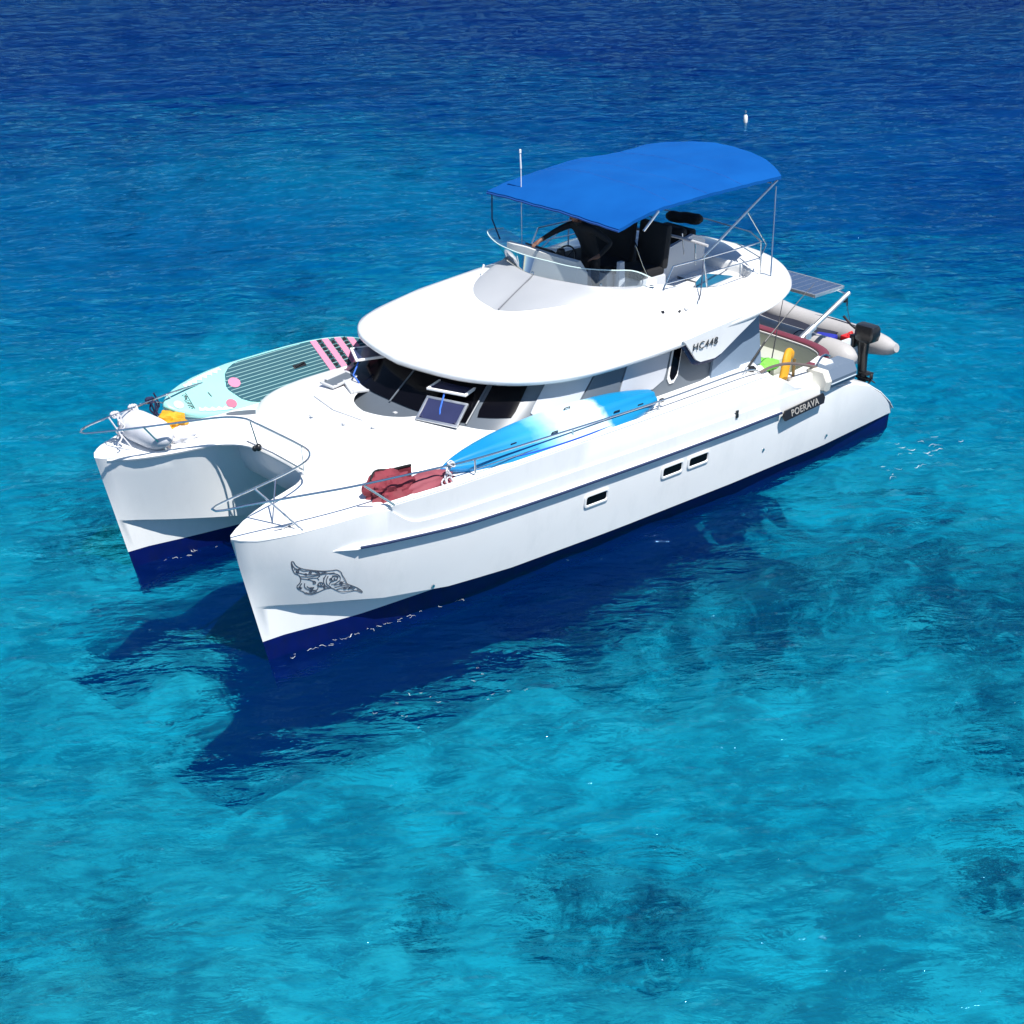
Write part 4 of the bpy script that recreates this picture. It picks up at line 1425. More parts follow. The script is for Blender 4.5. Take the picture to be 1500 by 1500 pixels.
for (a, b_, sx, sy) in ((-5.51, 1.02, 0.70, 0.03), (-5.51, -1.02, 0.70, 0.03), (-5.17, 0, 0.03, 2.01), (-5.85, 0, 0.03, 2.01)):
    mb.box((a, b_, SPZ), (sx, sy, 0.05), bev=0.004)
sp_ = mb.build('solar_panel', ALU, cat, smooth=30)
mb = MB()
mb.box((-5.51, 0, SPZ + 0.012), (0.65, 2.01, 0.015))
mb.build('solar_glass', SOLAR, sp_, smooth=0)
mb = MB()
for y in np.linspace(-0.9, 0.9, 13):
    mb.box((-5.51, y, SPZ + 0.0205), (0.64, 0.005, 0.002))
mb.build('cell_lines', ALU, sp_, smooth=0)
for s in (1, -1):
    pole([(-5.75, 0.98 * s, 1.99), (-5.84, 1.09 * s, 1.93)], 0.014, 'panel_strut')
# ------------------------------------------------------------------ things on and around the boat


def board_frame():
    o = Vector((2.74, -1.91, 1.92))
    ex = Vector((1, 0.0, -0.02)).normalized()
    ey = Vector((0, -0.68, 0.44)).normalized()
    ez = ex.cross(ey)
    if ez.z < 0:
        ez = -ez
    return o, ex, ey, ez


# stand-up paddle board
sup = thing('paddle_board', 'mint green stand-up paddle board with dark striped deck pad leaning on the far bow rail', 'paddle board')
o, ex, ey, ez = board_frame()
L_, W_ = 3.42, 0.84


def sw(t):
    """half width of the board, t 0 nose .. 1 tail"""
    return W_ / 2 * (math.sin(math.pi * min(1, t ** 0.78 * 0.98 + 0.01)) ** 0.50) * (1 if t < 0.9 else 1.0)


def bp(a, b_, h=0.0):
    # a: 0 nose .. 1 tail; slight nose rocker
    return o + ex * (L_ / 2 - a * L_) + ey * b_ + ez * (h + 0.14 * max(0, 0.3 - a) ** 2 * 6)


mb = MB()
ts = [0.0, 0.004, 0.015, 0.035, 0.07, 0.12, 0.18, 0.26, 0.35, 0.45, 0.55, 0.65, 0.74, 0.82, 0.88, 0.93, 0.965, 0.985, 1.0]
def swf(t):
    a = (1 - (1 - min(1, t / 0.42)) ** 2.3) ** 0.62 if t < 0.42 else 1.0
    b_ = (1 - max(0, (t - 0.5) / 0.5) ** 3.2) ** 0.55 if t > 0.5 else 1.0
    return W_ / 2 * max(0.004, a * b_)
Rb = []
for t in ts:
    w = swf(t)
    rr = 0.06 if 0 < t < 1 else 0.03
    ring_ = []
    for a in np.linspace(0, 2 * math.pi, 25)[:-1]:
        ca, sa = math.cos(a), math.sin(a)
        yy = math.copysign(abs(ca) ** 0.35, ca) * w
        hh = math.copysign(abs(sa) ** 0.6, sa) * 0.06 * (1 if w > 0.06 else w / 0.06)
        ring_.append(bp(t, yy, hh))
    Rb.append(ring_)
mb.rows(Rb, closed=True, cap0=True, cap1=True)
mb.build('board', MINT, sup, smooth=50)


def flat_on_board(name, polyf, mt, h=0.062, th=0.006, par=None):
    mb = MB()
    mb.prism(polyf, lambda a, b_, hh: bp(a, b_, hh), h, h + th)
    return mb.build(name, mt, par or sup, smooth=0)


pad_poly = []
pt_ = list(np.linspace(0.285, 0.97, 26))
def padw(t):
    k = 1.0
    if t < 0.40:
        k = math.sqrt(max(0, 1 - ((0.40 - t) / 0.1155) ** 2))
    return max(0.0, min(swf(t) - 0.055, 0.37)) * k
pad_poly = [(t, padw(t)) for t in pt_] + [(t, -padw(t)) for t in pt_[::-1]]
flat_on_board('deck_pad', pad_poly, PAD)
for i in range(13):
    yb = -0.345 + i * 0.0575
    tt = [t for t in np.linspace(0.285, 0.97, 90) if padw(t) > abs(yb) + 0.01]
    if len(tt) > 3:
        flat_on_board('pad_groove', [(tt[0], yb - 0.0045), (tt[-1], yb - 0.0045), (tt[-1], yb + 0.0045), (tt[0], yb + 0.0045)], PADL, 0.0685, 0.003)
for t0 in (0.735, 0.79, 0.845, 0.90):
    w0, w1 = padw(t0) - 0.005, padw(t0 + 0.028) - 0.005
    flat_on_board('traction_bar', [(t0, -w0), (t0 + 0.028, -w1), (t0 + 0.028, w1), (t0, w0)], PINK, 0.069, 0.008)
for t0 in (0.768, 0.823, 0.878):
    for q in range(9):
        yb = -0.30 + q * 0.075
        if abs(yb) < padw(t0) - 0.03:
            flat_on_board('traction_dot', [(t0, yb - 0.028), (t0 + 0.016, yb - 0.028), (t0 + 0.016, yb + 0.02), (t0, yb + 0.02)], BLACKP, 0.0715, 0.006)


def disc(cx, cy, r, n=20):
    return [(cx + r / L_ * math.cos(a), cy + r * math.sin(a)) for a in np.linspace(0, 2 * math.pi, n + 1)[:-1]]


flat_on_board('round_badge', disc(0.325, 0.05, 0.085), PINK, 0.071, 0.004)
flat_on_board('round_badge', disc(0.262, -0.25, 0.075), mat('dusty_rose_print', (0.40, 0.13, 0.20), 0.5), 0.063, 0.003)
flat_on_board('air_valve', disc(0.055, -0.06, 0.07), mat('pale_grey_plastic', (0.45, 0.55, 0.56), 0.4), 0.062, 0.006)
flat_on_board('valve_cap', disc(0.055, -0.06, 0.035), WHT, 0.069, 0.012)
# dark script mark on the nose
mb = MB()
for i in range(7):
    c0 = bp(0.098 + 0.003 * math.sin(i * 2), 0.06 - i * 0.035, 0.064)
    mb.tube([c0 + ex * (0.028 * math.cos(a + i)) + ey * (0.016 * math.sin(a)) for a in np.linspace(0, 5.2, 9)], 0.0045, k=5)
mb.tube([bp(0.112, 0.10, 0.064), bp(0.108, -0.18, 0.064)], 0.005, k=5)
mb.build('script_print', INK, sup)
flat_on_board('side_print', [(0.198, 0.02), (0.203, 0.02), (0.206, -0.06), (0.201, -0.06)], INK, 0.062, 0.003)
# white wave pattern along the far edge and near edge of the nose
for i in range(7):
    t0 = 0.12 + i * 0.026
    w = swf(t0)
    flat_on_board('wave_print', [(t0, w - 0.05), (t0 + 0.03, w - 0.035), (t0 + 0.034, w - 0.10 - 0.01 * (i % 2)), (t0 + 0.018, w - 0.075), (t0 + 0.008, w - 0.13)], mat('pale_aqua_print', (0.50, 0.74, 0.72), 0.45), 0.061, 0.003)
    if i < 5:
        flat_on_board('wave_print', [(t0, -w + 0.05), (t0 + 0.03, -w + 0.035), (t0 + 0.034, -w + 0.10), (t0 + 0.018, -w + 0.075), (t0 + 0.008, -w + 0.12)], MATS['pale_aqua_print'], 0.061, 0.003)
# carry handle
mb = MB()
mb.tube([bp(0.60, -0.01, 0.066), bp(0.605, -0.01, 0.10), bp(0.645, 0.02, 0.10), bp(0.65, 0.02, 0.066)], 0.014, k=6)
mb.box(bp(0.625, 0.005, 0.075), (0.2, 0.06, 0.012), Matrix((ex, ey, ez)).transposed(), bev=0.004)
mb.build('carry_handle', BLACKP, sup)

# kayak lying on the port side deck, tilted against the saloon
kay = thing('kayak', 'blue and white sit-on-top kayak lying on the near side deck inside the guard rail', 'kayak')
km = bpy.data.materials.new('blue_white_moulded_plastic')
km.use_nodes = True
nt = km.node_tree
b = nt.nodes['Principled BSDF']
b.inputs['Roughness'].default_value = 0.38
tc = nd(nt, 'ShaderNodeTexCoord')
sepk = nd(nt, 'ShaderNodeSeparateXYZ')
nt.links.new(tc.outputs['Object'], sepk.inputs[0])
kn = noise(6, 5, 0.6)
xw = mth('ADD', sepk.outputs[0], mth('MULTIPLY', mth('SUBTRACT', kn.outputs[0], 0.5), 0.22))
cr = nd(nt, 'ShaderNodeValToRGB')
cr.color_ramp.elements.remove(cr.color_ramp.elements[0])
BL = (0.002, 0.20, 0.42, 1)
cols = [(0.0, BL), (0.285, BL), (0.315, (0.52, 0.68, 0.76, 1)), (0.485, (0.52, 0.68, 0.76, 1)), (0.56, (0.22, 0.52, 0.72, 1)), (0.63, (0.02, 0.27, 0.58, 1)), (0.8, BL), (1.0, (0.006, 0.20, 0.50, 1))]
cr.color_ramp.elements[0].position = 0
cr.color_ramp.elements[0].color = cols[0][1]
for p, c in cols[1:]:
    e = cr.color_ramp.elements.new(p)
    e.color = c
nt.links.new(mrange(xw, -0.7, 2.95, 0, 1, False), cr.inputs[0])
nt.links.new(cr.outputs[0], b.inputs['Base Color'])
kdir = Vector((3.55, -0.08, -0.03))
kL = 3.52
k0 = Vector((-0.58, 2.07, 1.84))
kex = kdir.normalized()
key_ = Vector((0, -0.84, 0.46))
key_ = (key_ - kex * key_.dot(kex)).normalized()
kez = kex.cross(key_)
if kez.y < 0:
    kez = -kez


def kw(t):
    return 0.335 * max(0.01, (1 - abs(2 * t - 0.90) ** 2.3 if t < 0.45 else 1 - abs((t - 0.45) / 0.55) ** 2.0)) ** 0.75


Rk = []
kts = [0.0, 0.006, 0.02, 0.05, 0.1, 0.17, 0.25, 0.33, 0.41, 0.5, 0.58, 0.66, 0.74, 0.82, 0.88, 0.93, 0.965, 0.985, 0.996, 1.0]
for t in kts:
    w = max(0.006, kw(t)) if 0 < t < 1 else 0.006
    hh = 0.17 * (w / 0.36) ** 0.6
    c = k0 + kex * (t * kL) + kez * (0.05 * (2 * t - 1) ** 2)
    rg_ = []
    for a in np.linspace(0, 2 * math.pi, 33)[:-1]:
        ca, sa = math.cos(a), math.sin(a)
        # outward (deck/bottom) profile with a chine channel
        prof_ = abs(sa) ** 0.75 * hh
        groove = -0.028 * math.exp(-((ca + 0.42) / 0.10) ** 2) if sa > 0 else 0
        ridge = 0.03 * math.exp(-((ca - 0.02) / 0.18) ** 2) if sa > 0 else 0
        h = (prof_ + (groove + ridge) * min(1, w / 0.2)) if sa > 0 else -prof_ * 0.6
        rg_.append(c + key_ * (ca * w) + kez * h)
    Rk.append(rg_)
mb = MB()
mb.rows(Rk, closed=True, cap0=True, cap1=True)
mb.build('kayak_hull', km, kay, smooth=60)
for t, q in ((0.22, -0.35), (0.52, -0.3), (0.40, 0.55), (0.70, -0.2), (0.10, -0.5)):
    mb = MB()
    c = k0 + kex * (t * kL) + key_ * (q * kw(t)) + kez * (0.155 * (kw(t) / 0.36) ** 0.6 - 0.0)
    mb.tube([c - kex * 0.05, c - kex * 0.04 + kez * 0.03, c + kex * 0.04 + kez * 0.03, c + kex * 0.05], 0.008, k=6)
    mb.build('strap_eye', BLACKP, kay)
mb = MB()
mb.tube([k0 + kex * (t * kL) + key_ * (-0.78 * kw(t)) + kez * (0.115 * (kw(t) / 0.36) ** 0.6) for t in np.linspace(0.05, 0.9, 30)], 0.012, k=6)
mb.build('side_groove', mat('deep_blue_moulding', (0.0, 0.05, 0.42), 0.5), kay)
mb = MB()
mb.box(k0 + kex * 0.02, (0.06, 0.10, 0.05), bev=0.01)
mb.build('end_toggle', mat('deep_blue_moulding', (0.0, 0.05, 0.42), 0.5), kay)

# crumpled red tarpaulin bundle
red = thing('tarpaulin_bundle', 'crumpled faded red tarpaulin bundle tied down in front of the blue kayak', 'tarpaulin')


def crumple(c, r, seed, nu=40, nv=24, amp=0.16, rot=0.0, flat=-0.6):
    rg = np.random.default_rng(seed)
    W = [(rg.normal(0, 1, 3) * f, rg.uniform(0, 6.28), a) for f, a in ((2.0, 1.0), (2.6, 0.8), (4.2, 0.5), (6.5, 0.32), (9.5, 0.22)) for _ in range(3)]
    rows_ = []
    cr_, sr_ = math.cos(rot), math.sin(rot)
    for i in range(nv + 1):
        th = math.pi * i / nv
        row = []
        for j in range(nu):
            ph = 2 * math.pi * j / nu
            d = np.array([math.sin(th) * math.cos(ph), math.sin(th) * math.sin(ph), math.cos(th)])
            k = 1 + amp * sum(a * abs(math.sin(float(np.dot(w, d)) + p)) * 0.8 - a * 0.4 for w, p, a in W) * 0.55
            p = d * np.array(r) * k
            p[2] = max(p[2], flat * r[2])
            row.append((c[0] + p[0] * cr_ - p[1] * sr_, c[1] + p[0] * sr_ + p[1] * cr_, c[2] + p[2]))
        rows_.append(row)
    return rows_


mb = MB()
mb.rows(crumple((3.64, 1.93, 1.77), (0.26, 0.20, 0.17), 3, amp=0.42, rot=-0.1), closed=True)
mb.build('folded_sheet', REDC, red, smooth=35)
mb = MB()
mb.rows(crumple((3.20, 2.05, 1.76), (0.36, 0.16, 0.12), 8, amp=0.20, rot=-0.02), closed=True)
mb.build('rolled_sheet', mat('pale_red_cloth', (0.24, 0.055, 0.075), 0.75, var=0.15, scale=7, bump=0.5, bscale=12), red, smooth=45)
mb = MB()
# upstanding folded flap
fl = []
for i in range(13):
    t = i / 12
    fl.append([(3.86 - 0.62 * t, 1.86 - 0.20 * math.sin(t * 3.0) + 0.02 * math.sin(9 * t), z) for z in (1.70, 1.80, 1.88 + 0.03 * math.sin(7 * t), 1.92 + 0.03 * math.sin(7 * t))])
mb.rows(fl)
mb.rows([[(a + 0.02, b_ + 0.03, c) for a, b_, c in r] for r in fl], flip=True)
mb.build('sheet_flap', REDC, red, smooth=35)
mb = MB()
mb.tube([(3.86 - 0.62 * t, 1.87 - 0.20 * math.sin(t * 3.0), 1.93 + 0.03 * math.sin(7 * t)) for t in np.linspace(0, 1, 14)], 0.016, k=6)
mb.build('dark_piping', BLACKC, red)
mb = MB()
rg = np.random.default_rng(5)
for q in range(4):
    pts = [(3.02 + rg.normal(0, .05), 2.24 + rg.normal(0, .02), 1.99 - 0.06 * k + rg.normal(0, .012)) for k in range(5)]
    mb.tube([tuple(p) for p in spl(pts, 18)], 0.010, k=6)
mb.tube([(2.95 + 0.05 * math.cos(a), 2.24 + 0.03 * math.sin(a), 2.0 + 0.03 * math.sin(a * 1.3)) for a in np.linspace(0, 12, 40)], 0.010, k=6)
tag(mb.build('tie_rope', ROPE, None), 'pale rope knotted round the guard rail beside the red tarpaulin', 'rope')

# big white fender lying across the far bow
fen = thing('fender', 'large white sausage-shaped fender lying across the far bow', 'fender')
A, B = Vector((5.02, -1.92, 1.92)), Vector((4.86, -1.02, 1.86))
ts = np.linspace(0, 1, 15)
prof_ = [0.05, 0.12, 0.165, 0.19, 0.20, 0.205, 0.205, 0.205, 0.205, 0.205, 0.20, 0.19, 0.165, 0.12, 0.05]
mb = MB()
mb.tube([A.lerp(B, t) for t in ts], prof_, k=24)
mb.build('fender_body', FEND, fen, smooth=60)
mb = MB()
mb.tube([A - (B - A).normalized() * 0.07, A + (B - A).normalized() * 0.02], 0.035, k=10)
mb.build('fender_eye', FEND, fen)
# ropes hanging on the far pulpit
rg = np.random.default_rng(9)


def rope_mess(c, n, spread, drop, mt, lab, nm='hanging_rope', r=0.011):
    mb = MB()
    for q in range(n):
        p0 = np.array(c) + rg.normal(0, 0.04, 3) * np.array([1, 1, 0.4])
        pts = [p0]
        for k in range(5):
            pts.append(pts[-1] + np.array([rg.normal(0, spread), rg.normal(0, spread) + 0.0, -drop / 5 + rg.normal(0, 0.02)]))
        mb.tube([tuple(p) for p in spl(pts, 22)], r, k=6)
    for q in range(2):
        mb.tube([(c[0] + 0.03 * q + 0.035 * math.cos(a) * (1 + 0.1 * math.sin(3 * a)), c[1] + 0.02 * math.sin(a * 1.7), c[2] + 0.035 * math.sin(a)) for a in np.linspace(0, 14, 50)], r, k=6)
    return tag(mb.build(nm, mt, None), lab, 'rope')


rope_mess((5.24, -1.63, 2.13), 6, 0.035, 0.30, ROPE, 'tangled white rope hanging near the far pulpit tip, in front of the fender')
rope_mess((4.95, -1.70, 2.13), 4, 0.04, 0.28, ROPE, 'white rope coiled on the far pulpit rail just behind the fender')
rope_mess((4.66, -1.78, 2.13), 5, 0.03, 0.42, ROPEN, 'dark navy rope bundle hanging from the far pulpit rail near the paddle board nose', r=0.013)
mb = MB()
mb.tube([(5.36, -1.60, 2.13), (5.28, -1.50, 1.92), (5.18, -1.42, 1.72)], 0.010, k=6)
tag(mb.build('mooring_line', ROPE, None), 'single light blue-white line running down from the far pulpit tip to the deck', 'rope')
mb = MB()
mb.tube([(4.84, -1.74, 2.13), (4.55, -1.85, 2.05), (4.33, -1.98, 1.94)], 0.009, k=6)
mb.tube([(4.40, -1.84, 2.12), (4.30, -1.92, 2.02), (4.26, -2.0, 1.92)], 0.009, k=6)
tag(mb.build('board_lashing', ROPE, None), 'thin white lashing from the far rail to the nose of the paddle board', 'rope')

# yellow bag and pale cloth on far bow deck
mb = MB()
mb.rows(crumple((4.52, -1.62, 1.80), (0.17, 0.15, 0.13), 21, amp=0.5), closed=True)
bag = mb.build('yellow_bag', YEL, None, smooth=35)
tag(bag, 'crumpled bright yellow bag between the fender and the paddle board', 'bag')
mb = MB()
mb.rows(crumple((4.50, -1.30, 1.75), (0.20, 0.16, 0.09), 33, amp=0.25), closed=True)
tag(mb.build('white_cloth', mat('pale_cloth', (0.62, 0.62, 0.66), 0.8, bump=0.5, bscale=20), None, smooth=45), 'bunched pale cloth on the far bow deck beside the yellow bag', 'cloth')

# ------------------------------------------------------------------ dinghy hanging across the stern
din = thing('dinghy', 'grey inflatable dinghy with black outboard motor hanging across the stern', 'dinghy')
XA, XF, ZT = -6.68, -5.86, 0.93
TR_ = 0.205
mb = MB()
pa = [(XA, 1.52, ZT + 0.02), (XA, 1.44, ZT), (XA, 1.25, ZT), (XA, 0.85, ZT), (XA, 0.2, ZT), (XA, -0.6, ZT + 0.02), (XA + 0.03, -1.15, ZT + 0.10), (XA + 0.16, -1.52, ZT + 0.18), (-6.27, -1.68, ZT + 0.22), (XF - 0.16, -1.52, ZT + 0.18), (XF - 0.03, -1.15, ZT + 0.10), (XF, -0.6, ZT + 0.02), (XF, 0.2, ZT), (XF, 0.85, ZT), (XF, 1.12, ZT), (XF, 1.28, ZT), (XF, 1.35, ZT + 0.01)]
P = spl(pa, 70)
R_ = [TR_] * 70
for i, q in enumerate((0.07, 0.11, 0.145, 0.165, 0.18, 0.195)):
    R_[i] = q
for i, q in enumerate((0.06, 0.14, 0.18, 0.195)):
    R_[69 - i] = q
mb.tube([tuple(p) for p in P], R_, k=22)
mb.build('buoyancy_tube', HYP, din, smooth=60)
mb = MB()
for dz, dy in ((-0.03, TR_ + 0.004), (-0.10, TR_ * 0.93)):
    mb.tube([(XF + dy, y, ZT + dz) for y in np.linspace(-1.0, 1.05, 20)], 0.014, k=6)
mb.build('rubbing_band', mat('dark_grey_rubber', (0.16, 0.17, 0.2), 0.6), din)
mb = MB()
mb.rows([[(x, y, ZT - 0.20 - 0.12 * (1 - abs(x + 6.27) / 0.42)) for y in np.linspace(-1.3, 0.98, 12)] for x in np.linspace(-6.69, -5.85, 9)])
mb.build('dinghy_floor', HYP, din)
mb = MB()
mb.box((-6.27, 0.98, 0.86), (0.66, 0.05, 0.48), bev=0.015)
mb.build('transom', mat('pale_blue_white', (0.62, 0.70, 0.74), 0.4), din, smooth=30)
mb = MB()
cv = []
for x in np.linspace(-6.64, -5.90, 9):
    cv.append([(x, y, ZT + 0.10 - 0.05 * math.cos((x + 6.27) / 0.4 * 1.5) + 0.012 * math.sin(7 * y + 9 * x)) for y in np.linspace(-1.45, 0.50, 24)])
mb.rows(cv)
mb.build('dinghy_cover', HYPD, din, smooth=50)
mb = MB()
mb.box((-6.02, 0.62, ZT + 0.13), (0.20, 0.34, 0.10), Matrix.Rotation(0.3, 3, 'Z'), bev=0.03)
mb.build('blue_pouch', mat('royal_blue_cloth', (0.01, 0.02, 0.30), 0.7), din, smooth=40)
mb = MB()
mb.box((-6.42, 0.80, ZT + 0.02), (0.24, 0.24, 0.20), bev=0.03)
mb.tube([(-6.48, 0.80, ZT + 0.12), (-6.45, 0.80, ZT + 0.17), (-6.38, 0.80, ZT + 0.17), (-6.35, 0.80, ZT + 0.12)], 0.014, k=6)
mb.build('fuel_tank', REDP, din, smooth=40)
# outboard
mb = MB()
cw = []
for z, sx, sy, dy in ((1.08, 0.09, 0.15, 0.0), (1.12, 0.125, 0.22, 0.02), (1.22, 0.135, 0.24, 0.03), (1.32, 0.130, 0.235, 0.03), (1.36, 0.115, 0.21, 0.025), (1.365, 0.05, 0.10, 0.01)):
    cw.append([(-6.27 + 0.85 * sx * math.copysign(abs(math.cos(a)) ** 0.35, math.cos(a)), 1.21 + dy + 0.80 * sy * math.copysign(abs(math.sin(a)) ** 0.35, math.sin(a)), z) for a in np.linspace(0, 2 * math.pi, 25)[:-1]])
mb.rows(cw, closed=True, cap0=True, cap1=True)
ob_ = mb.build('outboard_motor', BLACKP, din, smooth=50)
mb = MB()
lg = []
for z, sx, sy, dy in ((1.09, 0.07, 0.11, 0.0), (0.86, 0.06, 0.09, 0.0), (0.60, 0.045, 0.085, 0.01), (0.46, 0.04, 0.09, 0.02), (0.36, 0.02, 0.07, 0.02), (0.30, 0.012, 0.05, 0.02)):
    lg.append([(-6.27 + sx * math.cos(a), 1.18 + dy + sy * math.sin(a), z) for a in np.linspace(0, 2 * math.pi, 17)[:-1]])
mb.rows(lg, closed=True, cap0=True, cap1=True)
mb.tube([(-6.27, 1.06, 0.47), (-6.27, 1.20, 0.47), (-6.27, 1.36, 0.47)], [0.015, 0.05, 0.03], k=12)
mb.box((-6.27, 1.27, 0.57), (0.17, 0.20, 0.015), bev=0.005)
mb.box((-6.27, 1.00, 1.05), (0.16, 0.10, 0.20), bev=0.02)
mb.build('motor_leg', BLACKP, ob_, smooth=40)
mb = MB()
for a in (0, 2.09, 4.19):
    Rm = Matrix.Rotation(a, 3, 'Y') @ Matrix.Rotation(0.5, 3, 'Z')
    mb.box(Vector((-6.27, 1.38, 0.47)) + Matrix.Rotation(a, 3, 'Y') @ Vector((0, 0, 0.065)), (0.012, 0.055, 0.10), Rm, bev=0.005)
mb.build('propeller', BLACKP, ob_, smooth=30)
mb = MB()
mb.tube([(-6.27, 1.06, 1.22), (-6.24, 0.92, 1.30), (-6.20, 0.80, 1.42)], [0.02, 0.018, 0.022], k=8)
mb.build('tiller', BLACKP, ob_)
mb = MB()
for y in (-1.0, 0.25):
    mb.tube([tuple(p) for p in spl([(XF + 0.21, y - 0.12, ZT), (XF + 0.1, y, ZT + 0.20), (XF - 0.04, y + .1, ZT + 0.215)], 12)], 0.008, k=6)
mb.tube([tuple(p) for p in spl([(XA + 0.02, -1.0, ZT + .21), (XA + .05, -.3, ZT + .19), (XA + .02, .3, ZT + .21), (XA + .05, .9, ZT + .2)], 24)], 0.008, k=6)
mb.build('grab_line', ROPEN, din)

# ------------------------------------------------------------------ stern clutter
gb = thing('storage_box', 'grey ribbed box with cream end cap on the near stern quarter', 'box')
A, B = Vector((-3.80, 2.26, 1.36)), Vector((-4.52, 2.18, 1.33))
ax = (B - A).normalized()
sd = Vector((ax.y, -ax.x, 0)).normalized()
if sd.y < 0:
    sd = -sd
hexp = [(-0.17, -0.10), (-0.05, -0.17), (0.16, -0.14), (0.19, 0.0), (0.12, 0.14), (-0.15, 0.15)]
mb = MB()
mb.rows([[A + ax * t + sd * a + Vector((0, 0, b_)) for a, b_ in hexp] for t in (0.0, 0.75)], closed=True, cap0=True, cap1=True)
mb.build('box_body', mat('slate_grey_box', (0.12, 0.16, 0.22), 0.5), gb, smooth=25)
mb = MB()
mb.rows([[A + ax * t + sd * (a * k) + Vector((0, 0, b_ * k)) for a, b_ in hexp] for t, k in ((-0.05, 0.9), (-0.02, 1.06), (0.06, 1.06))], closed=True, cap0=True, cap1=True)
mb.build('end_cap', mat('cream_plastic', (0.66, 0.64, 0.57), 0.5), gb, smooth=25)
for q in (0.0, 0.05, 0.10):
    mb = MB()
    mb.tube([A + ax * 0.07 + sd * (0.185 - q * 0.45) + Vector((0, 0, -0.06 + q * 1.3)), A + ax * 0.74 + sd * (0.185 - q * 0.45) + Vector((0, 0, -0.06 + q * 1.3))], 0.010, k=6)
    mb.build('box_rib', mat('pale_slate_rib', (0.42, 0.50, 0.56), 0.4), gb)
mb = MB()
for t in (0.12, 0.6):
    mb.tube([A + ax * t + Vector((0, 0, -0.15)), Vector((A.x, A.y, 0)) + ax * t + Vector((0, 0, 1.0))], 0.02, k=8)
mb.build('support_leg', STEEL, gb)

# yellow horseshoe lifebuoy
ylb = thing('horseshoe_lifebuoy', 'yellow horseshoe lifebuoy hanging on the near cockpit coaming', 'lifebuoy')
mb = MB()
arcp = [(-3.36, 1.98, 1.40), (-3.40, 1.98, 1.55), (-3.46, 1.95, 1.68), (-3.56, 1.90, 1.72), (-3.66, 1.86, 1.66)]
P = spl(arcp, 20)
Rr = []
for i, p in enumerate(P):
    a = P[min(19, i + 1)] - P[max(0, i - 1)]
    t = Vector(a).normalized()
    n = Vector((0, 1, 0.2)).normalized()
    n = (n - t * n.dot(t)).normalized()
    bb = t.cross(n)
    Rr.append([Vector(p) + n * (0.045 * math.cos(q)) + bb * (0.075 * math.copysign(abs(math.sin(q)) ** 0.7, math.sin(q))) for q in np.linspace(0, 2 * math.pi, 17)[:-1]])
mb.rows(Rr, closed=True, cap0=True, cap1=True)
mb.build('foam_arm', YEL, ylb, smooth=50)
mb = MB()
mb.tube([(-3.52, 2.04, 1.68), (-3.50, 2.05, 1.50), (-3.50, 2.05, 1.34)], 0.022, k=6)
mb.build('strap', mat('brown_webbing', (0.16, 0.10, 0.03), 0.8), ylb)

# fishing rods
def rod(p0, p1, p2, lab, reel=True, bend=0.06):
    t_ = thing('fishing_rod', lab, 'fishing rod', 'fishing rods standing at the stern')
    mb = MB()
    A, B, Cc = Vector(p0), Vector(p1), Vector(p2)
    mb.tube([A, B], [0.020, 0.014], k=8)
    mb.build('grip', BLACKP, t_)
    mb = MB()
    pts = [B.lerp(Cc, t) + Vector((0, 0, -bend * t * t)) for t in np.linspace(0, 1, 10)]
    mb.tube(pts, list(np.linspace(0.010, 0.0035, 10)), k=6)
    mb.build('blank', mat('dark_carbon', (0.03, 0.03, 0.035), 0.3), t_)
    if reel:
        mb = MB()
        c = A.lerp(B, 0.18) + Vector((0.02, 0.06, -0.03))
        mb.tube([c - Vector((0.04, 0, 0)), c + Vector((0.04, 0, 0))], 0.045, k=14)
        mb.tube([c, c + Vector((0.0, 0.05, 0.03))], 0.01, k=6)
        mb.ell(c + Vector((0.0, 0.07, 0.03)), (0.018, 0.018, 0.018))
        mb.build('reel', BLACKP, t_)
    return t_


rod((-2.46, 2.05, 1.76), (-2.92, 1.98, 2.06), (-3.97, 1.95, 2.74), 'black fishing rod slanting aft from the rail holder over the cockpit')
rod((-3.05, 1.45, 1.35), (-3.02, 1.45, 1.95), (-3.0, 1.45, 2.40), 'upright black fishing rod beside the saloon corner', True, 0.0)
rod((-3.55, 1.50, 1.00), (-3.75, 1.42, 1.40), (-4.4, 1.10, 2.55), 'thin curved fishing rod inside the cockpit behind the other rods', False, 0.05)
pole([(-2.24, 2.16, 1.70), (-2.48, 2.06, 1.80)], 0.026, 'rod_holder', ALU)
pole([(-2.2, 2.22, 1.74), (-2.32, 2.26, 1.70)], 0.012, 'rod_holder', BLACKP)
# lantern-like bottle, basket and green cloth seen in the cockpit
mb = MB()
mb.tube([(-3.42, 1.30, 1.35), (-3.42, 1.30, 1.62), (-3.42, 1.30, 1.68), (-3.42, 1.30, 1.74)], [0.07, 0.07, 0.03, 0.03], k=14)
tag(mb.build('water_bottle', mat('cloudy_plastic', (0.45, 0.40, 0.36), 0.25), None, smooth=50), 'cloudy plastic bottle standing by the saloon corner in the cockpit', 'bottle')
mb = MB()
mb.tube([(-3.30, 1.40, 0.95), (-3.30, 1.40, 1.36)], [0.14, 0.17], k=16)
tag(mb.build('wicker_basket', WOODB, None, smooth=50), 'brown wicker basket just behind the saloon corner', 'basket')
mb = MB()
mb.rows(crumple((-3.55, 1.46, 1.42), (0.24, 0.14, 0.08), 44, amp=0.3), closed=True)
tag(mb.build('green_towel', GREEN, None, smooth=40), 'lime green towel on the inside of the near cockpit coaming', 'towel')

# ------------------------------------------------------------------ person at the helm


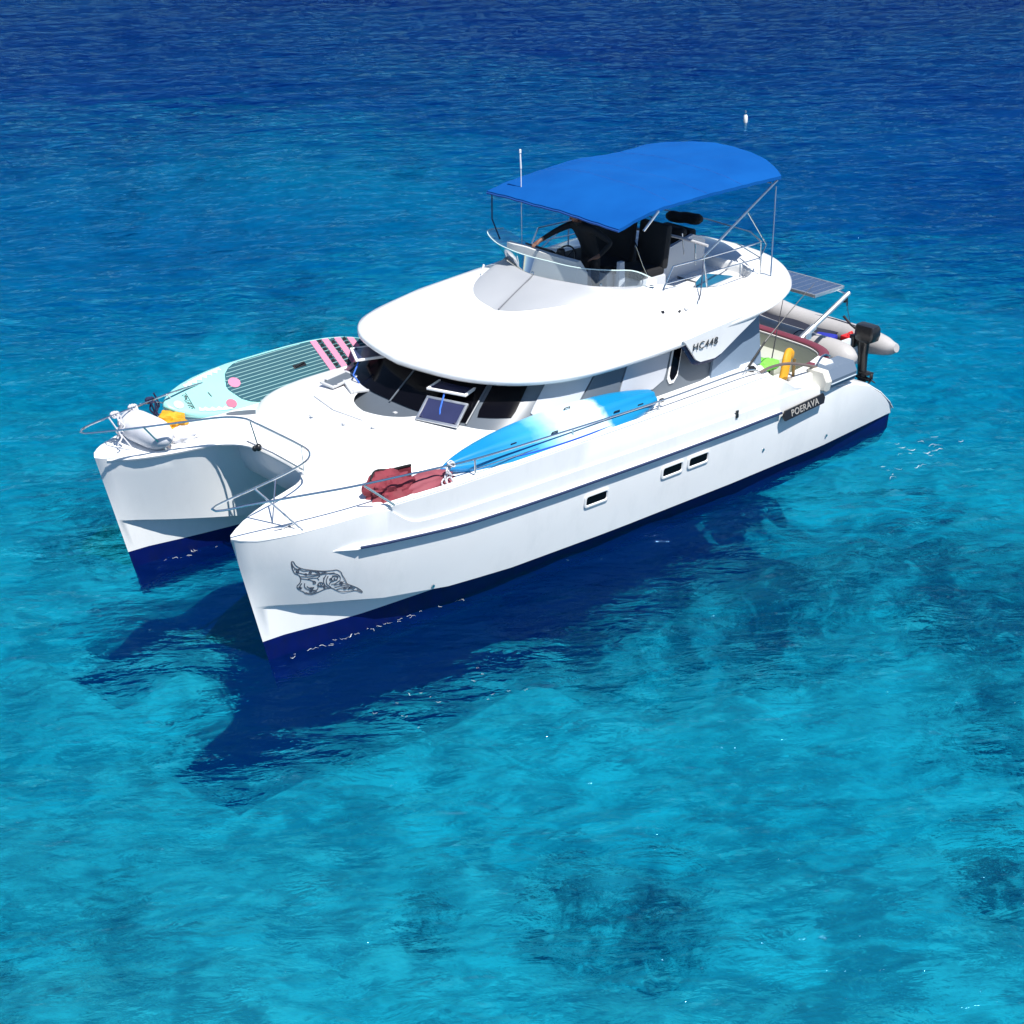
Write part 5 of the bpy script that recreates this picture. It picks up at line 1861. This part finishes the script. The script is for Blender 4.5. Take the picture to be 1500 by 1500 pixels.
def person(name, label, cat_):
    root = thing(name, label, cat_)
    J = {}
    # joints (boat frame); standing, facing the bow, leaning on the console with the starboard arm
    fl = 2.475
    px, py = -1.30, 0.14
    J['pel'] = (px, py, fl + 0.88)
    J['bel'] = (px + .05, py, fl + 1.00)
    J['che'] = (px + .14, py - .01, fl + 1.16)
    J['nek'] = (px + .22, py - .01, fl + 1.27)
    J['nk2'] = (px + .27, py - .01, fl + 1.315)
    for s, n in ((1, 'L'), (-1, 'R')):
        J['hip' + n] = (px, py + .10 * s, fl + .82)
        J['kne' + n] = (px + .04, py + .12 * s, fl + .45)
        J['ank' + n] = (px - .02, py + .13 * s, fl + .09)
        J['toe' + n] = (px + .15, py + .15 * s, fl + .035)
        J['sho' + n] = (px + .18, py + .18 * s, fl + 1.235)
    J['elbR'] = (px + .44, py - .26, fl + 1.15)
    J['wriR'] = (px + .66, py - .31, fl + 1.06)
    J['palR'] = (px + .73, py - .32, fl + 1.03)
    J['elbL'] = (px + .02, py + .42, fl + 1.04)
    J['wriL'] = (px + .16, py + .32, fl + .86)
    J['palL'] = (px + .21, py + .27, fl + .83)
    Rd = {'pel': .125, 'bel': .12, 'che': .135, 'nek': .07, 'nk2': .052, 'hip': .085, 'kne': .055, 'ank': .038, 'toe': .032, 'sho': .058, 'elb': .042, 'wri': .030, 'pal': .034}
    E_ = [('pel', 'bel'), ('bel', 'che'), ('che', 'nek'), ('nek', 'nk2')]
    for n in 'LR':
        E_ += [('pel', 'hip' + n), ('hip' + n, 'kne' + n), ('kne' + n, 'ank' + n), ('ank' + n, 'toe' + n), ('che', 'sho' + n), ('sho' + n, 'elb' + n), ('elb' + n, 'wri' + n), ('wri' + n, 'pal' + n)]
    # fingers: five short chains from each palm
    for n, d in (('R', Vector((.9, -.05, -.42))), ('L', Vector((.5, -.75, -.3)))):
        d = d.normalized()
        side = d.cross(Vector((0, 0, 1))).normalized()
        P0 = Vector(J['pal' + n])
        for k, (o_, l_) in enumerate(((-.026, .052), (-.009, .062), (.009, .058), (.026, .044))):
            a = P0 + d * .03 + side * o_
            b_ = a + d * l_ * .55 + Vector((0, 0, -.004))
            c_ = b_ + (d * .7 + Vector((0, 0, -.7))).normalized() * l_ * .5
            for m_, p_ in (('a', a), ('b', b_), ('c', c_)):
                J['f%s%d%s' % (n, k, m_)] = tuple(p_)
            E_ += [('pal' + n, 'f%s%da' % (n, k)), ('f%s%da' % (n, k), 'f%s%db' % (n, k)), ('f%s%db' % (n, k), 'f%s%dc' % (n, k))]
        a = P0 + side * (-.035) * (1 if n == 'R' else -1) + d * .005
        b_ = a + (side * (-.6) * (1 if n == 'R' else -1) + d * .8).normalized() * .035
        J['f%s4a' % n], J['f%s4b' % n] = tuple(a), tuple(b_)
        E_ += [('pal' + n, 'f%s4a' % n), ('f%s4a' % n, 'f%s4b' % n)]
    keys = list(J)
    me = bpy.data.meshes.new('body')
    me.from_pydata([J[k] for k in keys], [(keys.index(a), keys.index(b_)) for a, b_ in E_], [])
    ob = bpy.data.objects.new('body', me)
    COL.objects.link(ob)
    md = ob.modifiers.new('skin', 'SKIN')
    md.branch_smoothing = 0.3
    sv = me.skin_vertices[0].data
    for i, k in enumerate(keys):
        r = Rd.get(k[:3], 0.0095)
        if k[0] == 'f' and k[-1] in 'abc' and k[1] in 'LR':
            r = 0.0095
        sv[i].radius = (r, r)
        sv[i].use_root = (k == 'pel')
    ms = ob.modifiers.new('sub', 'SUBSURF')
    ms.levels = ms.render_levels = 2
    dg = bpy.context.evaluated_depsgraph_get()
    m2 = bpy.data.meshes.new_from_object(ob.evaluated_get(dg))
    bpy.data.objects.remove(ob)
    m2.materials.clear()
    m2.materials.append(BLACKC)
    m2.materials.append(SKIN)
    pal = [Vector(J['wriR']), Vector(J['wriL'])]
    for f in m2.polygons:
        c = f.center
        f.material_index = 1 if (min((c - Vector(J['pal' + n])).length for n in 'LR') < 0.10 or c.z > J['nek'][2] + 0.03) else 0
        f.use_smooth = True
    body = bpy.data.objects.new('body', m2)
    COL.objects.link(body)
    body.parent = root
    # head
    hc = Vector(J['nk2']) + Vector((.03, 0, .11))
    mb = MB()
    hd = []
    for i in range(15):
        th = math.pi * i / 14
        row = []
        for j in range(24):
            ph = 2 * math.pi * j / 24
            d = Vector((math.sin(th) * math.cos(ph), math.sin(th) * math.sin(ph), math.cos(th)))
            rx = 0.095 - 0.014 * max(0, -d.z)
            p = Vector((d.x * rx, d.y * (0.076 - 0.016 * max(0, -d.z)), d.z * 0.117))
            # nose, brow, chin, eye hollows
            if d.x > 0.5:
                p.x += 0.022 * math.exp(-((d.y / 0.16) ** 2 + ((d.z + 0.12) / 0.22) ** 2))
                p.x -= 0.008 * math.exp(-(((abs(d.y) - 0.36) / 0.16) ** 2 + ((d.z - 0.05) / 0.14) ** 2))
                p.x += 0.006 * math.exp(-((d.y / 0.3) ** 2 + ((d.z + 0.62) / 0.12) ** 2))
            row.append(hc + p)
        hd.append(row)
    mb.rows(hd, closed=True)
    for s in (1, -1):
        mb.ell(hc + Vector((-.005, .078 * s, -.005)), (.018, .009, .03), nu=10, nv=6)
    head = mb.build('head', SKIN, root, smooth=60)
    mb = MB()
    for s in (1, -1):
        mb.ell(hc + Vector((.083, .030 * s, .005)), (.008, .012, .007), nu=8, nv=6)
    mb.ell(hc + Vector((.088, 0, -.055)), (.006, .022, .005), nu=8, nv=6)
    mb.build('eyes_and_mouth', HAIR, head, smooth=60)
    mb = MB()
    hr = []
    for i in range(12):
        th = math.pi * 0.62 * i / 11
        row = []
        for j in range(24):
            ph = 2 * math.pi * j / 24
            front = max(0, math.cos(ph))
            t2 = th * (1 - 0.42 * front)
            k = 1.08 + 0.03 * math.sin(7 * ph + 5 * th)
            row.append(hc + Vector((math.sin(t2) * math.cos(ph) * 0.100 * k - 0.006, math.sin(t2) * math.sin(ph) * 0.082 * k, math.cos(t2) * 0.122 * k)))
        hr.append(row)
    mb.rows(hr, closed=True)
    mb.build('hair', HAIR, head, smooth=60)
    return root


person('person', 'person in black long sleeves standing at the helm, one arm reaching forward', 'person')

# ------------------------------------------------------------------ mooring buoy far off
by = thing('mooring_buoy', 'small white mooring buoy floating far off behind the blue canopy', 'buoy')
mb = MB()
bx, byy = -21.57, -14.88
mb.tube([(bx, byy, -0.25), (bx, byy, -0.05), (bx, byy, 0.04), (bx, byy, 0.15), (bx, byy, 0.19)], [0.02, 0.05, 0.062, 0.055, 0.035], k=18)
mb.build('float', WHT, by, smooth=50)
mb = MB()
mb.tube([(bx, byy, 0.18), (bx, byy, 0.25)], 0.014, k=8)
mb.tube([(bx + 0.03 * math.cos(a), byy, 0.28 + 0.03 * math.sin(a)) for a in np.linspace(0, 2 * math.pi, 13)[:-1]], 0.012, k=6, closed=True)
mb.build('mooring_ring', STEEL, by)

# ------------------------------------------------------------------ flecks of foam and sparkle, the sparkle painted as white flakes at the hulls
rg = np.random.default_rng(15)
mb = MB()


def fleck(x, y, L, W, a):
    z = float(sea(np.array([[x]]), np.array([[y]]))[0, 0]) + 0.012
    n = 7
    ca, sa = math.cos(a), math.sin(a)
    up, dn = [], []
    for i in range(n):
        t = i / (n - 1) - 0.5
        w = W * (0.25 + math.cos(t * 3.0)) * rg.uniform(0.4, 1.0)
        c = 0.25 * L * math.sin(t * 5 + x * 9)
        for s_, l_ in ((1, up), (-1, dn)):
            l_.append((x + ca * t * L - sa * (c + s_ * w), y + sa * t * L + ca * (c + s_ * w), z + 0.004 * math.sin(i)))
    mb.rows([up, dn])


view_side = math.radians(-130.46 + 90)
for _ in range(26):
    xx = rg.uniform(2.6, 5.1)
    fleck(xx, ip(xx, YWL) + abs(rg.normal(0.03, 0.05)), rg.uniform(0.02, 0.09), rg.uniform(0.002, 0.005), view_side + rg.normal(0, 0.4))
for _ in range(14):
    xx = rg.uniform(3.6, 5.0)
    fleck(xx, -ip(xx, YIW) + abs(rg.normal(0.03, 0.06)), rg.uniform(0.02, 0.08), rg.uniform(0.002, 0.005), view_side + rg.normal(0, 0.4))
for _ in range(24):
    cx, cy = ((-5.3, 2.75), (-5.6, 3.15), (-4.6, 3.1))[int(rg.integers(0, 3))]
    fleck(cx + rg.normal(0, 0.30), cy + rg.normal(0, 0.16), rg.uniform(0.03, 0.16), rg.uniform(0.002, 0.006), view_side + rg.normal(0, 0.35))
for _ in range(16):
    fleck(rg.normal(4.2, 0.5), rg.normal(3.6, 0.4), rg.uniform(0.02, 0.06), rg.uniform(0.002, 0.004), view_side + rg.normal(0, 0.5))
foam_sparkle = mb.build('foam_sparkle_flecks', mat('foam_sparkle', (0.75, 0.78, 0.80), 0.6), None, smooth=0)
foam_sparkle['kind'] = 'stuff'
